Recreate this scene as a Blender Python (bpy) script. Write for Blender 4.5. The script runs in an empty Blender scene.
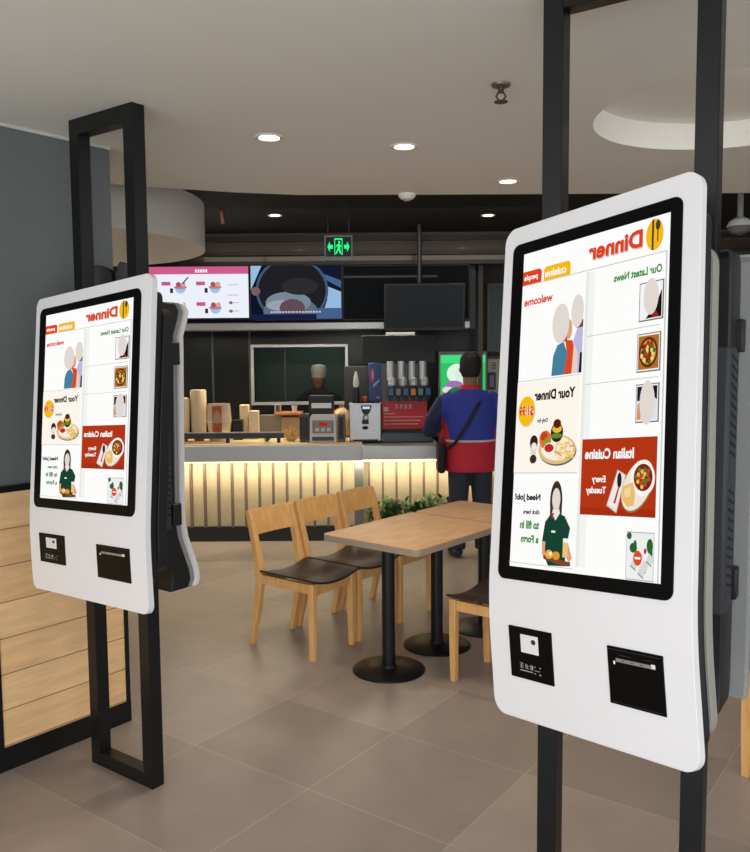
import bpy, bmesh, math, random
from mathutils import Vector, Matrix
from math import sin, cos, pi, radians, sqrt
random.seed(7)
C = bpy.context.scene.collection

# ------------------------------------------------------------------ camera
F_PX, PITCH, ROLL, EYE = 824.0, 0.0803, -0.0081, Vector((0, 0, 1.7))
_F = Vector((0, cos(PITCH), -sin(PITCH))); _U = Vector((0, sin(PITCH), cos(PITCH))); _R = Vector((1, 0, 0))
CR = _R * cos(ROLL) + _U * sin(ROLL); CU = -_R * sin(ROLL) + _U * cos(ROLL)
def ray(x, y): return _F + CR * ((x - 375) / F_PX) - CU * ((y - 426) / F_PX)
def W(x, y, Y):            # point on the plane at depth Y
    d = ray(x, y); return EYE + d * (Y / d.y)
def G(x, y, z=0.0):        # point at height z
    d = ray(x, y); return EYE + d * ((z - EYE.z) / d.z)
cd = bpy.data.cameras.new('camera'); cam = bpy.data.objects.new('camera', cd); C.objects.link(cam)
cd.sensor_fit = 'HORIZONTAL'; cd.sensor_width = 36; cd.lens = F_PX / 750 * 36; cd.clip_start = .05
m = Matrix((CR, CU, -_F)).transposed().to_4x4(); m.translation = EYE; cam.matrix_world = m
bpy.context.scene.camera = cam

# ------------------------------------------------------------------ materials
def lin(c):
    return tuple(((v / 255) / 12.92 if v / 255 <= .04045 else ((v / 255 + .055) / 1.055) ** 2.4) for v in c) + (1,)
_mc = {}
def mat(name, col, rough=.5, metal=0, var=0.0, scale=8, bump=0, bscale=60, alpha=None, trans=0, coat=0, spec=.5):
    if name in _mc: return _mc[name]
    m = bpy.data.materials.new(name); m.use_nodes = True; nt = m.node_tree; b = nt.nodes['Principled BSDF']
    c = lin(col); b.inputs['Base Color'].default_value = c
    b.inputs['Roughness'].default_value = rough; b.inputs['Metallic'].default_value = metal
    b.inputs['Specular IOR Level'].default_value = spec
    if coat: b.inputs['Coat Weight'].default_value = coat
    if trans: b.inputs['Transmission Weight'].default_value = trans
    if alpha is not None: b.inputs['Alpha'].default_value = alpha
    tc = nt.nodes.new('ShaderNodeTexCoord')
    if var:
        n = nt.nodes.new('ShaderNodeTexNoise'); n.inputs['Scale'].default_value = scale; n.inputs['Detail'].default_value = 5
        nt.links.new(tc.outputs['Object'], n.inputs['Vector'])
        mx = nt.nodes.new('ShaderNodeMix'); mx.data_type = 'RGBA'
        mx.inputs[6].default_value = tuple(v * (1 - var) for v in c[:3]) + (1,); mx.inputs[7].default_value = tuple(min(1, v * (1 + var)) for v in c[:3]) + (1,)
        nt.links.new(n.outputs['Fac'], mx.inputs[0]); nt.links.new(mx.outputs[2], b.inputs['Base Color'])
    if bump:
        n2 = nt.nodes.new('ShaderNodeTexNoise'); n2.inputs['Scale'].default_value = bscale; nt.links.new(tc.outputs['Object'], n2.inputs['Vector'])
        bp = nt.nodes.new('ShaderNodeBump'); bp.inputs['Strength'].default_value = bump; bp.inputs['Distance'].default_value = .01
        nt.links.new(n2.outputs['Fac'], bp.inputs['Height']); nt.links.new(bp.outputs['Normal'], b.inputs['Normal'])
    _mc[name] = m; return m
def emi(col, k=1.0):
    name = 'glow_%02x%02x%02x_%s' % (col[0], col[1], col[2], k)
    if name in _mc: return _mc[name]
    m = bpy.data.materials.new(name); m.use_nodes = True; nt = m.node_tree; nt.nodes.remove(nt.nodes['Principled BSDF'])
    e = nt.nodes.new('ShaderNodeEmission'); e.inputs[0].default_value = lin(col); e.inputs[1].default_value = k
    nt.links.new(e.outputs[0], nt.nodes['Material Output'].inputs[0]); _mc[name] = m; return m
def wood(name, c1, c2, scale=(1, 12, 12), rough=.45, noise=3.0):
    if name in _mc: return _mc[name]
    m = bpy.data.materials.new(name); m.use_nodes = True; nt = m.node_tree; b = nt.nodes['Principled BSDF']; b.inputs['Roughness'].default_value = rough
    tc = nt.nodes.new('ShaderNodeTexCoord'); mp = nt.nodes.new('ShaderNodeMapping'); mp.inputs['Scale'].default_value = scale
    n = nt.nodes.new('ShaderNodeTexNoise'); n.inputs['Scale'].default_value = noise; n.inputs['Detail'].default_value = 8; n.inputs['Roughness'].default_value = .6; n.inputs['Distortion'].default_value = .6
    r = nt.nodes.new('ShaderNodeValToRGB'); r.color_ramp.elements[0].position = .3; r.color_ramp.elements[1].position = .7
    r.color_ramp.elements[0].color = lin(c1); r.color_ramp.elements[1].color = lin(c2)
    nt.links.new(tc.outputs['Object'], mp.inputs[0]); nt.links.new(mp.outputs[0], n.inputs['Vector']); nt.links.new(n.outputs['Fac'], r.inputs[0]); nt.links.new(r.outputs[0], b.inputs['Base Color'])
    _mc[name] = m; return m
def bricks(name, c1, c2, mortar, bw, rh, ms, rot=0, off=(0, 0, 0), rough=.5, offset=0.0, plane='xy', grain=None, var=.1, nscale=3.0):
    m = bpy.data.materials.new(name); m.use_nodes = True; nt = m.node_tree; b = nt.nodes['Principled BSDF']; b.inputs['Roughness'].default_value = rough
    tc = nt.nodes.new('ShaderNodeTexCoord'); mp = nt.nodes.new('ShaderNodeMapping'); mp.vector_type = 'TEXTURE'
    mp.inputs['Rotation'].default_value = (0, 0, rot) if plane == 'xy' else (radians(90), 0, rot); mp.inputs['Location'].default_value = off
    br = nt.nodes.new('ShaderNodeTexBrick'); br.offset = offset; br.squash = 1
    br.inputs['Scale'].default_value = 1; br.inputs['Brick Width'].default_value = bw; br.inputs['Row Height'].default_value = rh
    br.inputs['Mortar Size'].default_value = ms; br.inputs['Mortar Smooth'].default_value = .3
    br.inputs['Color1'].default_value = lin(c1); br.inputs['Color2'].default_value = lin(c2); br.inputs['Mortar'].default_value = lin(mortar)
    nt.links.new(tc.outputs['Object'], mp.inputs[0]); nt.links.new(mp.outputs[0], br.inputs['Vector'])
    n = nt.nodes.new('ShaderNodeTexNoise'); n.inputs['Scale'].default_value = nscale; n.inputs['Detail'].default_value = 8; n.inputs['Roughness'].default_value = .65
    mp2 = nt.nodes.new('ShaderNodeMapping'); mp2.inputs['Scale'].default_value = grain or (1, 1, 1)
    nt.links.new(mp.outputs[0], mp2.inputs[0]); nt.links.new(mp2.outputs[0], n.inputs['Vector'])
    mr = nt.nodes.new('ShaderNodeMapRange'); mr.inputs[1].default_value = .3; mr.inputs[2].default_value = .7; mr.inputs[3].default_value = 1 - var; mr.inputs[4].default_value = 1 + var
    nt.links.new(n.outputs['Fac'], mr.inputs[0])
    mx = nt.nodes.new('ShaderNodeMix'); mx.data_type = 'RGBA'; mx.blend_type = 'MULTIPLY'; mx.inputs[0].default_value = 1
    nt.links.new(br.outputs['Color'], mx.inputs[6]); nt.links.new(mr.outputs[0], mx.inputs[7]); nt.links.new(mx.outputs[2], b.inputs['Base Color'])
    return m

BLACK = mat('black_painted_steel', (22, 23, 25), .38, .3, .15, 20)
BLACKP = mat('black_plastic', (17, 17, 19), .45, 0)
BEZEL = mat('black_glass', (3, 3, 4), .45, 0, spec=.12)
WHITE = mat('white_enamel', (236, 236, 238), .42, 0, .01, 4)
GREYS = mat('grey_enamel', (150, 152, 152), .45, 0, .03, 4)
STEEL = mat('brushed_steel', (190, 192, 194), .36, .6, .08, 30)
DSTEEL = mat('dark_steel', (74, 76, 80), .4, .7, .1, 20)
CREAM = mat('cream_paper', (232, 210, 172), .6, 0, .05, 10)
WOODC = wood('chair_beech', (222, 164, 98), (244, 192, 124), (20, 20, 2.5), .4, 1.6)
LEATH = mat('dark_brown_leather', (44, 34, 30), .45, 0, .2, 8, .15, 90)

# ------------------------------------------------------------------ mesh builder
class MB:
    def __init__(s): s.v = []; s.f = []; s.m = []; s.mats = []
    def mi(s, m):
        if m not in s.mats: s.mats.append(m)
        return s.mats.index(m)
    def add(s, vs, fs, m):
        b = len(s.v); k = s.mi(m); s.v += [Vector(q) for q in vs]
        for f in fs: s.f.append(tuple(b + i for i in f)); s.m.append(k)
        return s
    def box(s, x0, x1, y0, y1, z0, z1, m, M=None):
        vs = [Vector((x, y, z)) for z in (z0, z1) for y in (y0, y1) for x in (x0, x1)]
        if M: vs = [M @ q for q in vs]
        return s.add(vs, [(0, 2, 3, 1), (4, 5, 7, 6), (0, 1, 5, 4), (2, 6, 7, 3), (0, 4, 6, 2), (1, 3, 7, 5)], m)
    def poly_prism(s, pts, y0, y1, m, axis='y'):   # pts in (x,z) extruded along y, or (x,y) along z
        n = len(pts)
        if axis == 'y': vs = [(p[0], y0, p[1]) for p in pts] + [(p[0], y1, p[1]) for p in pts]
        else: vs = [(p[0], p[1], y0) for p in pts] + [(p[0], p[1], y1) for p in pts]
        fs = [tuple(range(n)), tuple(range(2 * n - 1, n - 1, -1))] + [(i, n + i, n + (i + 1) % n, (i + 1) % n) for i in range(n)]
        return s.add(vs, fs, m)
    def lathe(s, prof, m, c=(0, 0, 0), n=32, M=None, sx=1, sy=1):
        vs = []; fs = []
        for r, z in prof:
            for i in range(n):
                a = 2 * pi * i / n; vs.append(Vector((c[0] + r * sx * cos(a), c[1] + r * sy * sin(a), c[2] + z)))
        for j in range(len(prof) - 1):
            for i in range(n): fs.append((j * n + i, j * n + (i + 1) % n, (j + 1) * n + (i + 1) % n, (j + 1) * n + i))
        if prof[0][0] > 1e-5: fs.append(tuple(range(n - 1, -1, -1)))
        if prof[-1][0] > 1e-5: fs.append(tuple((len(prof) - 1) * n + i for i in range(n)))
        if M: vs = [M @ q for q in vs]
        return s.add(vs, fs, m)
    def tube(s, path, radii, m, n=12, squash=None):
        path = [Vector(p) for p in path]
        if not hasattr(radii, '__len__'): radii = [radii] * len(path)
        vs = []; fs = []; up = None
        for j, p in enumerate(path):
            t = (path[min(j + 1, len(path) - 1)] - path[max(j - 1, 0)]).normalized()
            if up is None: up = Vector((1, 0, 0)) if abs(t.x) < .8 else Vector((0, 0, 1))
            a = (up - t * up.dot(t)).normalized(); up = a; b = t.cross(a)
            r = radii[j]; ra, rb = (r if hasattr(r, '__len__') else (r, r))
            for i in range(n):
                th = 2 * pi * i / n; vs.append(p + a * ra * cos(th) + b * rb * sin(th))
        for j in range(len(path) - 1):
            for i in range(n): fs.append((j * n + i, j * n + (i + 1) % n, (j + 1) * n + (i + 1) % n, (j + 1) * n + i))
        fs.append(tuple(range(n - 1, -1, -1))); fs.append(tuple((len(path) - 1) * n + i for i in range(n)))
        return s.add(vs, fs, m)
    def build(s, name, parent=None, smooth=35, bevel=0, loc=None):
        me = bpy.data.meshes.new(name); me.from_pydata([tuple(q) for q in s.v], [], s.f)
        for q in s.mats: me.materials.append(q)
        for i, p in enumerate(me.polygons): p.material_index = s.m[i]; p.use_smooth = bool(smooth)
        bm = bmesh.new(); bm.from_mesh(me); bmesh.ops.recalc_face_normals(bm, faces=bm.faces); bm.to_mesh(me); bm.free()
        if smooth: me.set_sharp_from_angle(angle=radians(smooth))
        o = bpy.data.objects.new(name, me); C.objects.link(o)
        if parent: o.parent = parent
        if loc: o.location = loc
        if bevel:
            b = o.modifiers.new('bevel', 'BEVEL'); b.width = bevel; b.segments = 2; b.limit_method = 'ANGLE'; b.angle_limit = radians(40); b.harden_normals = False
        return o
def raw(name, mb, parent=None, **k):      # flat, keep winding free graphics
    return mb.build(name, parent, smooth=0, **k)
def thing(name, label, cat, loc=(0, 0, 0), rz=0, group=None):
    o = bpy.data.objects.new(name, None); C.objects.link(o); o.location = loc; o.rotation_euler = (0, 0, rz); o.empty_display_size = .1
    tag(o, label, cat, group); return o
def tag(o, label, cat, group=None):
    o['label'] = label; o['category'] = cat
    if group: o['group'] = group
    return o
def struct(o): o['kind'] = 'structure'; return o
def dup(root, loc=None, rz=None, label=None):
    r = root.copy(); C.objects.link(r)
    if loc is not None: r.location = loc
    if rz is not None: r.rotation_euler = (0, 0, rz)
    if label: r['label'] = label
    for ch in list(root.children):
        c = ch.copy(); C.objects.link(c); c.parent = r
        for g in list(ch.children):
            d = g.copy(); C.objects.link(d); d.parent = c
    return r

# text as a flat mesh normalised to its bounding box
_tc = {}
def text_geo(t, bold=.02):
    k = (t, bold)
    if k in _tc: return _tc[k]
    cu = bpy.data.curves.new('t', 'FONT'); cu.body = t; cu.offset = bold; cu.resolution_u = 3; o = bpy.data.objects.new('t', cu); C.objects.link(o)
    bpy.context.view_layer.update(); dg = bpy.context.evaluated_depsgraph_get()
    me = bpy.data.meshes.new_from_object(o.evaluated_get(dg)); vs = [(v.co.x, v.co.y) for v in me.vertices]; fs = [tuple(p.vertices) for p in me.polygons]
    bpy.data.objects.remove(o); bpy.data.curves.remove(cu); bpy.data.meshes.remove(me)
    x0 = min(v[0] for v in vs); x1 = max(v[0] for v in vs); y0 = min(v[1] for v in vs); y1 = max(v[1] for v in vs)
    vs = [((a - x0) / (x1 - x0), (b - y0) / (y1 - y0)) for a, b in vs]; _tc[k] = (vs, fs); return _tc[k]

class GFX:
    """flat artwork in unit coordinates (U right, V up) laid on a panel by fn(U, V, layer)"""
    def __init__(s, fn): s.mb = MB(); s.fn = fn; s.k = 0
    def poly(s, pts, m): s.k += 1; s.mb.add([s.fn(a, b, s.k) for a, b in pts], [tuple(range(len(pts)))], m)
    def rect(s, a, b, c, d, m): s.poly([(a, b), (c, b), (c, d), (a, d)], m)
    def ell(s, cx, cy, rx, ry, m, n=28, a0=0, a1=2 * pi, rot=0):
        full = abs(a1 - a0 - 2 * pi) < 1e-4; p = []
        for i in range(n + (0 if full else 1)):
            a = a0 + (a1 - a0) * i / n; x = rx * cos(a); y = ry * sin(a); p.append((cx + x * cos(rot) - y * sin(rot), cy + x * sin(rot) + y * cos(rot)))
        s.poly(p, m)
    def text(s, t, u0, v0, u1, v1, m, mirror=True, bold=.02):
        s.k += 1; vs, fs = text_geo(t, bold)
        s.mb.add([s.fn(u1 - a * (u1 - u0) if mirror else u0 + a * (u1 - u0), v0 + b * (v1 - v0), s.k) for a, b in vs], fs, m)

# ------------------------------------------------------------------ room
GA = radians(-36.0)                                  # the floor grid / frame direction
ax = Vector((cos(GA), sin(GA), 0)); bx_ = Vector((-sin(GA), cos(GA), 0))
CEIL = 2.665; CEIL2 = 2.95
FLOOR = bricks('stone_floor_tiles', (164, 150, 141), (147, 135, 127), (178, 168, 160), .655, .605, .0022, GA, ((-.114) * cos(GA) - 2.385 * sin(GA) * 1 + 0, (-.114) * sin(GA) + 2.385 * cos(GA), 0), .36, .0, 'xy', (1, 1, 1), .1, 2.5)
f = MB().box(-9, 9, -1.6, 12, -.05, 0, FLOOR); struct(f.build('floor'))
CEILM = mat('matt_ceiling_paint', (236, 236, 228), .9, 0, .02, 1.5)
RIMM = mat('white_ceiling_paint', (240, 238, 230), .85, 0, .01, 2)
DARKC = mat('charcoal_ceiling_paint', (24, 22, 22), .8, 0, .15, 2)
# white ceiling with a round opening (near part) -- built as a ring of quads around the hole
edge = [(-9, 3.6), (-3.2, 3.75), (-2.0, 4.28), (-1.237, 4.664), (-.8, 4.83), (-.428, 4.92), (.3, 4.94), (1.013, 4.95), (2.2, 4.967), (9, 5.0)]
outline = [(-9, -1.6), (9, -1.6)] + edge[::-1]
HC = (1.461, 3.37); HR = .564
bm = bmesh.new()
def ringv(pts, z): return [bm.verts.new((p[0], p[1], z)) for p in pts]
hole = [(HC[0] + HR * cos(2 * pi * i / 64), HC[1] + HR * sin(2 * pi * i / 64)) for i in range(64)]
o1 = ringv(outline, CEIL); h1 = ringv(hole, CEIL)
es = [bm.edges.new((o1[i], o1[(i + 1) % len(o1)])) for i in range(len(o1))] + [bm.edges.new((h1[i], h1[(i + 1) % 64])) for i in range(64)]
bmesh.ops.triangle_fill(bm, edges=es, use_beauty=True, use_dissolve=False)
for fc in list(bm.faces):
    c0 = fc.calc_center_median()
    if (c0.x - HC[0]) ** 2 + (c0.y - HC[1]) ** 2 < (HR * .97) ** 2: bm.faces.remove(fc)
h2 = ringv(hole, CEIL + .118); o2 = ringv(outline, CEIL + .3)
for i in range(64):
    q = bm.faces.new((h1[i], h1[(i + 1) % 64], h2[(i + 1) % 64], h2[i])); q.material_index = 1
q = bm.faces.new(h2); q.material_index = 1
for i in range(len(o1)):
    q = bm.faces.new((o1[i], o1[(i + 1) % len(o1)], o2[(i + 1) % len(o1)], o2[i])); q.material_index = 2
bmesh.ops.recalc_face_normals(bm, faces=bm.faces)
me = bpy.data.meshes.new('ceiling'); bm.to_mesh(me); bm.free()
for q in (CEILM, RIMM, DARKC): me.materials.append(q)
co = bpy.data.objects.new('ceiling', me); C.objects.link(co); struct(co)
struct(MB().box(-9, 9, 3.6, 12, CEIL2, CEIL2 + .05, DARKC).build('ceiling'))
# left wall
wd = Vector((cos(.8994), sin(.8994), 0)); WB = Vector((-1.5, 3.4033, 0)); WM = Matrix.Translation(WB) @ Matrix.Rotation(.8994, 4, 'Z')   # local x along wall, -y towards the room
GREYW = mat('grey_wall_render', (104, 110, 110), .8, 0, .08, 2.5, .1, 40)
PLANK = bricks('oak_wall_planks', (250, 208, 154), (238, 194, 140), (150, 110, 72), 60.0, .152, .0025, 0, (30, 0, .105), .5, .0, 'xz', (1.2, 9, 9), .14, 3.0)
wl = MB().box(-3.4, .512, 0.012, .45, 0, CEIL, GREYW, None).build('wall_left'); wl.matrix_world = WM; struct(wl)
pw = MB().box(-3.4, .49, -.012, .0119, .1, 1.168, PLANK).build('wood_panelling', wl)
struct(pw)
o = MB().box(-3.4, .512, -.018, .0119, 1.168, 1.193, BLACK).build('trim_1'); o.matrix_world = WM; struct(o)
o = MB().box(-3.4, .512, -.018, .0119, 0, .1, BLACK).build('baseboard_left'); o.matrix_world = WM; struct(o)
o = MB().box(-.15, -.104, -.016, .0119, .1, 1.168, BLACK).build('trim_2'); o.matrix_world = WM; struct(o)
o = MB().box(.49, .512, -.016, .0119, .1, 1.168, BLACK).build('trim_3'); o.matrix_world = WM; struct(o)
o = MB().box(-3.4, .512, .002, .0119, CEIL - .012, CEIL, mat('pale_trim', (200, 200, 196), .6)).build('trim_4'); o.matrix_world = WM; struct(o)
# back room shell
DARKW = mat('dark_brown_wall', (52, 42, 36), .6, 0, .2, 1.5)
TILE = bricks('green_wall_tiles', (58, 66, 62), (48, 56, 53), (30, 34, 32), .3, .15, .006, 0, (0, 0, 0), .3, .5, 'xz')
struct(MB().box(-9, 9, 10.6, 10.7, 0, CEIL2, DARKW).build('wall_back'))
struct(MB().box(-7.1, -7, 3.2, 10.6, 0, CEIL2, DARKW).build('wall_left'))
struct(MB().box(7, 7.1, 3.2, 10.6, 0, CEIL2, DARKW).build('wall_right'))

# --------------------------------------------------- kitchen front partition (Y 9.0)
YP = 9.0
def rp(mb, x0, y0, x1, y1, Y, m, t=.03):     # box whose front face covers the pixel rect at depth Y
    a = W(x0, y1, Y); b = W(x1, y0, Y); return mb.box(a.x, b.x, Y, Y + t, a.z, b.z, m)
g0 = W(255, 402, YP); g1 = W(345, 347, YP)
SMOKE = mat('smoked_kitchen_glass', (22, 25, 25), .25, 0, spec=.25)
pm = MB(); xl, xr = -6.9, W(480, 400, YP).x
pm.box(xl, g0.x, YP, YP + .08, 0, CEIL2, SMOKE); pm.box(g1.x, xr, YP, YP + .08, 0, CEIL2, SMOKE)
pm.box(g0.x, g1.x, YP, YP + .08, 0, g0.z, SMOKE); pm.box(g0.x, g1.x, YP, YP + .08, g1.z, CEIL2, SMOKE)
struct(pm.build('wall_back'))
fr = MB(); t = .035
fr.box(g0.x - t, g1.x + t, YP - .03, YP + .09, g1.z, g1.z + t, STEEL); fr.box(g0.x - t, g1.x + t, YP - .03, YP + .09, g0.z - t, g0.z, STEEL)
fr.box(g0.x - t, g0.x, YP - .03, YP + .09, g0.z, g1.z, STEEL); fr.box(g1.x, g1.x + t, YP - .03, YP + .09, g0.z, g1.z, STEEL)
fr.box(W(285, 375, YP).x - .008, W(285, 375, YP).x + .008, YP + .02, YP + .06, g0.z, g1.z, DSTEEL)
struct(fr.build('window_1', bevel=.004))
# vertical glazing bars left of the hatch
o = MB()
for px in (214, 251): a = W(px, 400, YP); o.box(a.x - .012, a.x + .012, YP - .02, YP, .9, W(px, 331, YP).z, DSTEEL)
struct(o.build('trim_5'))
kb = MB().box(-4, 1.2, 10.45, 10.5, 0, 2.6, mat('kitchen_wall_panel', (70, 84, 76), .5, 0, .15, 3)); struct(kb.build('wall_kitchen'))

# header above the counter: stepped dark bands
YH = 8.25
BROWNB = mat('brown_lacquered_band', (74, 58, 48), .25, 0, .1, 2, coat=.4); DK = mat('near_black_band', (20, 18, 18), .35)
LILAC = mat('lilac_reflection_band', (96, 84, 88), .2, .2, .05, 3)  # lilac reflection of the menu screens, put into the band colour
hb = MB(); X0, X1 = -6.9, 6.9
def band(y0, y1, dy, m):
    a = W(300, y1, YH + dy); b = W(300, y0, YH + dy); hb.box(X0, X1, YH + dy, YH + dy + .12, a.z, b.z, m)
band(232, 236, .0, LILAC); band(236, 241, .04, DK); band(241, 251, .1, BROWNB); band(251, 255, .02, DK); band(255, 261, .08, BROWNB); band(261, 265, 0, DK)
a = W(300, 330, YH + .2); b = W(300, 232, YH + .2); hb.box(X0, W(478, 300, YH).x, YH + .22, YH + .3, a.z, b.z, DK)
struct(hb.build('trim_6'))
# stainless hood strip below the screens
h = MB(); a = W(120, 331, 8.15); b = W(470, 321, 8.15)
h.box(-4.5, b.x, 8.15, 8.5, a.z, b.z, STEEL)
tag(h.build('extractor_hood_strip', bevel=.006), 'long brushed steel strip running below the menu screens', 'hood')

# menu screens --------------------------------------------------------------
def screen(name, x0, y0, x1, y1, Y, label, group=None, th=.05):
    a = W(x0, y1, Y); b = W(x1, y0, Y); r = thing(name, label, 'screen', ((a.x + b.x) / 2, Y, a.z), 0, group)
    w = (b.x - a.x) / 2; hh = b.z - a.z
    MB().box(-w, w, 0, th, 0, hh, BLACKP).build('casing', r, bevel=.004)
    e = .012
    return r, (lambda U, V, k: Vector((-w + e + U * (2 * w - 2 * e), -.001 - .0006 * k, e + V * (hh - 2 * e))))
r, fn = screen('menu_screen', 120, 265, 249.2, 320, 8.1, 'lit menu screen with pink header and bowls of drinks, above the counter', 'wall screens over the counter')
g = GFX(fn); K = 1.0
U = lambda px: (px - 120) / 129.5
V = lambda py: (320 - py) / 55
g.rect(0, 0, 1, 1, emi((236, 240, 250), K)); g.rect(0, V(273), 1, 1, emi((206, 92, 140), K))
for i in range(5): g.rect(U(196 + i * 2.6), V(271.3), U(198 + i * 2.6), V(268), emi((250, 230, 240), K))
for bx, by in ((181, 287), (216, 287), (216, 309), (181, 309), (146, 287), (146, 309)):
    g.ell(U(bx), V(by + .5), .042, .11, emi((150, 198, 232), K), a0=pi, a1=2 * pi); g.ell(U(bx), V(by), .05, .035, emi((196, 120, 132), K)); g.ell(U(bx - 2), V(by - 3), .02, .05, emi((170, 80, 96), K)); g.ell(U(bx + 3), V(by - 3), .018, .05, emi((210, 160, 160), K))
    g.rect(U(bx - 10.5), V(by + 6), U(bx - 7.5), V(by + 1), emi((60, 28, 40), K))
    g.rect(U(bx - 19), V(by - 2), U(bx - 10), V(by - 6), emi((196, 90, 130), K))
g.poly([(U(183), V(283)), (U(184), V(284)), (U(190), V(277)), (U(189), V(276))], emi((90, 80, 90), K))
for by in (285, 296, 304, 313):
    g.rect(U(229), V(by + .6), U(240), V(by - .8), emi((210, 206, 214), K))
    if by > 300: g.ell(U(232), V(by), .014, .03, emi((150, 96, 70), K))
raw('display', g.mb, r)
r, fn = screen('menu_screen', 250.3, 264, 342.5, 320.5, 8.1, 'lit video screen showing a dark pot with foam, right of the pink menu', 'wall screens over the counter')
g = GFX(fn); U = lambda px: (px - 250) / 92.5; V = lambda py: (320.5 - py) / 56.5
g.rect(0, 0, 1, 1, emi((14, 20, 40), K)); g.poly([(0, .55), (.12, 1), (0, 1)], emi((150, 190, 220), K))
g.poly([(U(318), V(265)), (U(342), V(265)), (U(342), V(294)), (U(322), V(280))], emi((18, 26, 44), K))
g.poly([(U(318), V(282)), (U(342), V(292)), (U(342), V(318)), (U(322), V(318)), (U(328), V(300))], emi((150, 186, 220), K))
g.poly([(U(322), V(272)), (U(342), V(280)), (U(342), V(288)), (U(324), V(278))], emi((70, 100, 140), K))
g.ell(U(292), V(290), .385, .60, emi((90, 124, 160), K)) if False else None
def clipell(cx, cy, rx, ry, m):
    p = [(max(0, min(1, cx + rx * cos(i * pi / 24))), max(0, min(1, cy + ry * sin(i * pi / 24)))) for i in range(48)]; g.poly(p, m)
clipell(U(292), V(290), .40, .62, emi((66, 86, 112), K)); clipell(U(292), V(290), .372, .575, emi((30, 32, 38), K))
clipell(U(290), V(312), .30, .26, emi((92, 106, 122), K)); clipell(U(288), V(303), .25, .2, emi((120, 134, 148), K)); clipell(U(284), V(306), .2, .1, emi((150, 162, 176), K))
clipell(U(292), V(309), .14, .17, emi((96, 74, 84), K)); clipell(U(300), V(286), .2, .16, emi((44, 44, 46), K))
clipell(U(255), V(291), .05, .08, emi((120, 92, 100), K)); g.rect(0, 0, 1, .09, emi((20, 30, 74), K)) ; g.rect(.72, 0, 1, .2, emi((70, 96, 140), K))
for i in range(18): g.rect(U(270 + i * 2.9), V(314), U(271.8 + i * 2.9), V(312.4), emi((200, 206, 220), K))
raw('display', g.mb, r)
r, fn = screen('menu_screen', 343, 264, 470, 320.5, 8.12, 'dark switched-off wide screen right of the lit video screen', 'wall screens over the counter')
g = GFX(fn); g.rect(0, 0, 1, 1, mat('dark_panel_glass', (14, 20, 27), .6, spec=.1)); g.rect(0, .78, .75, .82, mat('dark_line', (44, 50, 54), .4)); raw('display', g.mb, r)

# hanging TV --------------------------------------------------------------
a = W(384, 331, 7.7); b = W(465, 283, 7.7); r = thing('hanging_monitor', 'black flat monitor hanging from a ceiling pole over the drinks machine', 'monitor', ((a.x + b.x) / 2, 7.7, a.z))
w = (b.x - a.x) / 2; hh = b.z - a.z
cs = MB(); cs.box(-w, w, 0, .06, 0, hh, BLACKP); cs = cs.build('casing', r, bevel=.006); cs.rotation_euler = (radians(6), 0, 0)
pn = MB().box(-w + .02, w - .02, -.004, .0, .03, hh - .02, mat('tv_glass', (22, 28, 34), .4, 0, spec=.2)).build('display', cs)
px = W(420, 300, 7.7).x - (a.x + b.x) / 2
MB().tube([(px, .09, hh - .1), (px, .09, CEIL2 - a.z)], .022, DSTEEL).build('pole', r)
MB().box(px - .06, px + .06, .04, .1, hh - .2, hh - .05, BLACKP).build('mount_plate', r)
# made-up dark board above the drinks machine, in place of a blanked-out rectangle
a = W(362, 363, 7.9); b = W(435, 335, 7.9)
o = MB().box(a.x, b.x, 7.9, 7.94, a.z, b.z, mat('charcoal_board', (42, 46, 47), .7)); sb = o.build('stand_in_board', bevel=.003)
tag(sb, 'plain made-up charcoal board above the row of steel drink canisters', 'board')
# two rods tie the board back to the hood
o = MB(); o.box((a.x + b.x) / 2 - .12, (a.x + b.x) / 2 + .16, 7.95, 8.14, b.z - .02, b.z + .03, DSTEEL); o.build('hanging_bracket', sb)

# exit sign -----------------------------------------------------------------
a = W(324.5, 260.5, 6.6); b = W(352.5, 235, 6.6); cx = (a.x + b.x) / 2
r = thing('exit_sign', 'green lit exit sign with running figure and two arrows, hung from ceiling', 'sign', (cx, 6.6, a.z))
w = (b.x - a.x) / 2; hh = b.z - a.z
MB().box(-w, w, 0, .035, 0, hh, mat('pale_sign_casing', (150, 156, 152), .5, .3)).build('casing', r, bevel=.004)
g = GFX(lambda U, V, k: Vector((-w + .012 + U * (2 * w - .024), -.001 - .0006 * k, .03 + V * (hh - .045))))
g.rect(0, 0, 1, 1, mat('sign_black', (10, 22, 16), .4)); GR = emi((40, 240, 130), 1.3)
for s in (-1, 1):
    c0 = .5 + s * .44
    g.poly([(c0, .5), (c0 - s * .10, .78), (c0 - s * .10, .6), (c0 - s * .22, .6), (c0 - s * .22, .4), (c0 - s * .10, .4), (c0 - s * .10, .22)], GR)
g.rect(.34, .08, .37, .92, GR); g.rect(.63, .08, .66, .92, GR); g.rect(.34, .86, .66, .93, GR)
g.ell(.53, .74, .035, .07, GR); g.poly([(.45, .62), (.55, .68), (.57, .42), (.48, .36)], GR); g.poly([(.48, .42), (.56, .42), (.62, .12), (.57, .12)], GR); g.poly([(.47, .42), (.52, .36), (.42, .12), (.38, .16)], GR)
g.poly([(.55, .64), (.62, .52), (.60, .48), (.53, .56)], GR); g.poly([(.45, .62), (.38, .5), (.40, .47), (.48, .56)], GR)
raw('pictogram', g.mb, r)
for s in (-1, 1): MB().tube([(s * w * .75, .017, hh), (s * w * .75, .017, CEIL2 - a.z)], .004, DSTEEL, 6).build('suspension_rod', r)

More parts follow.
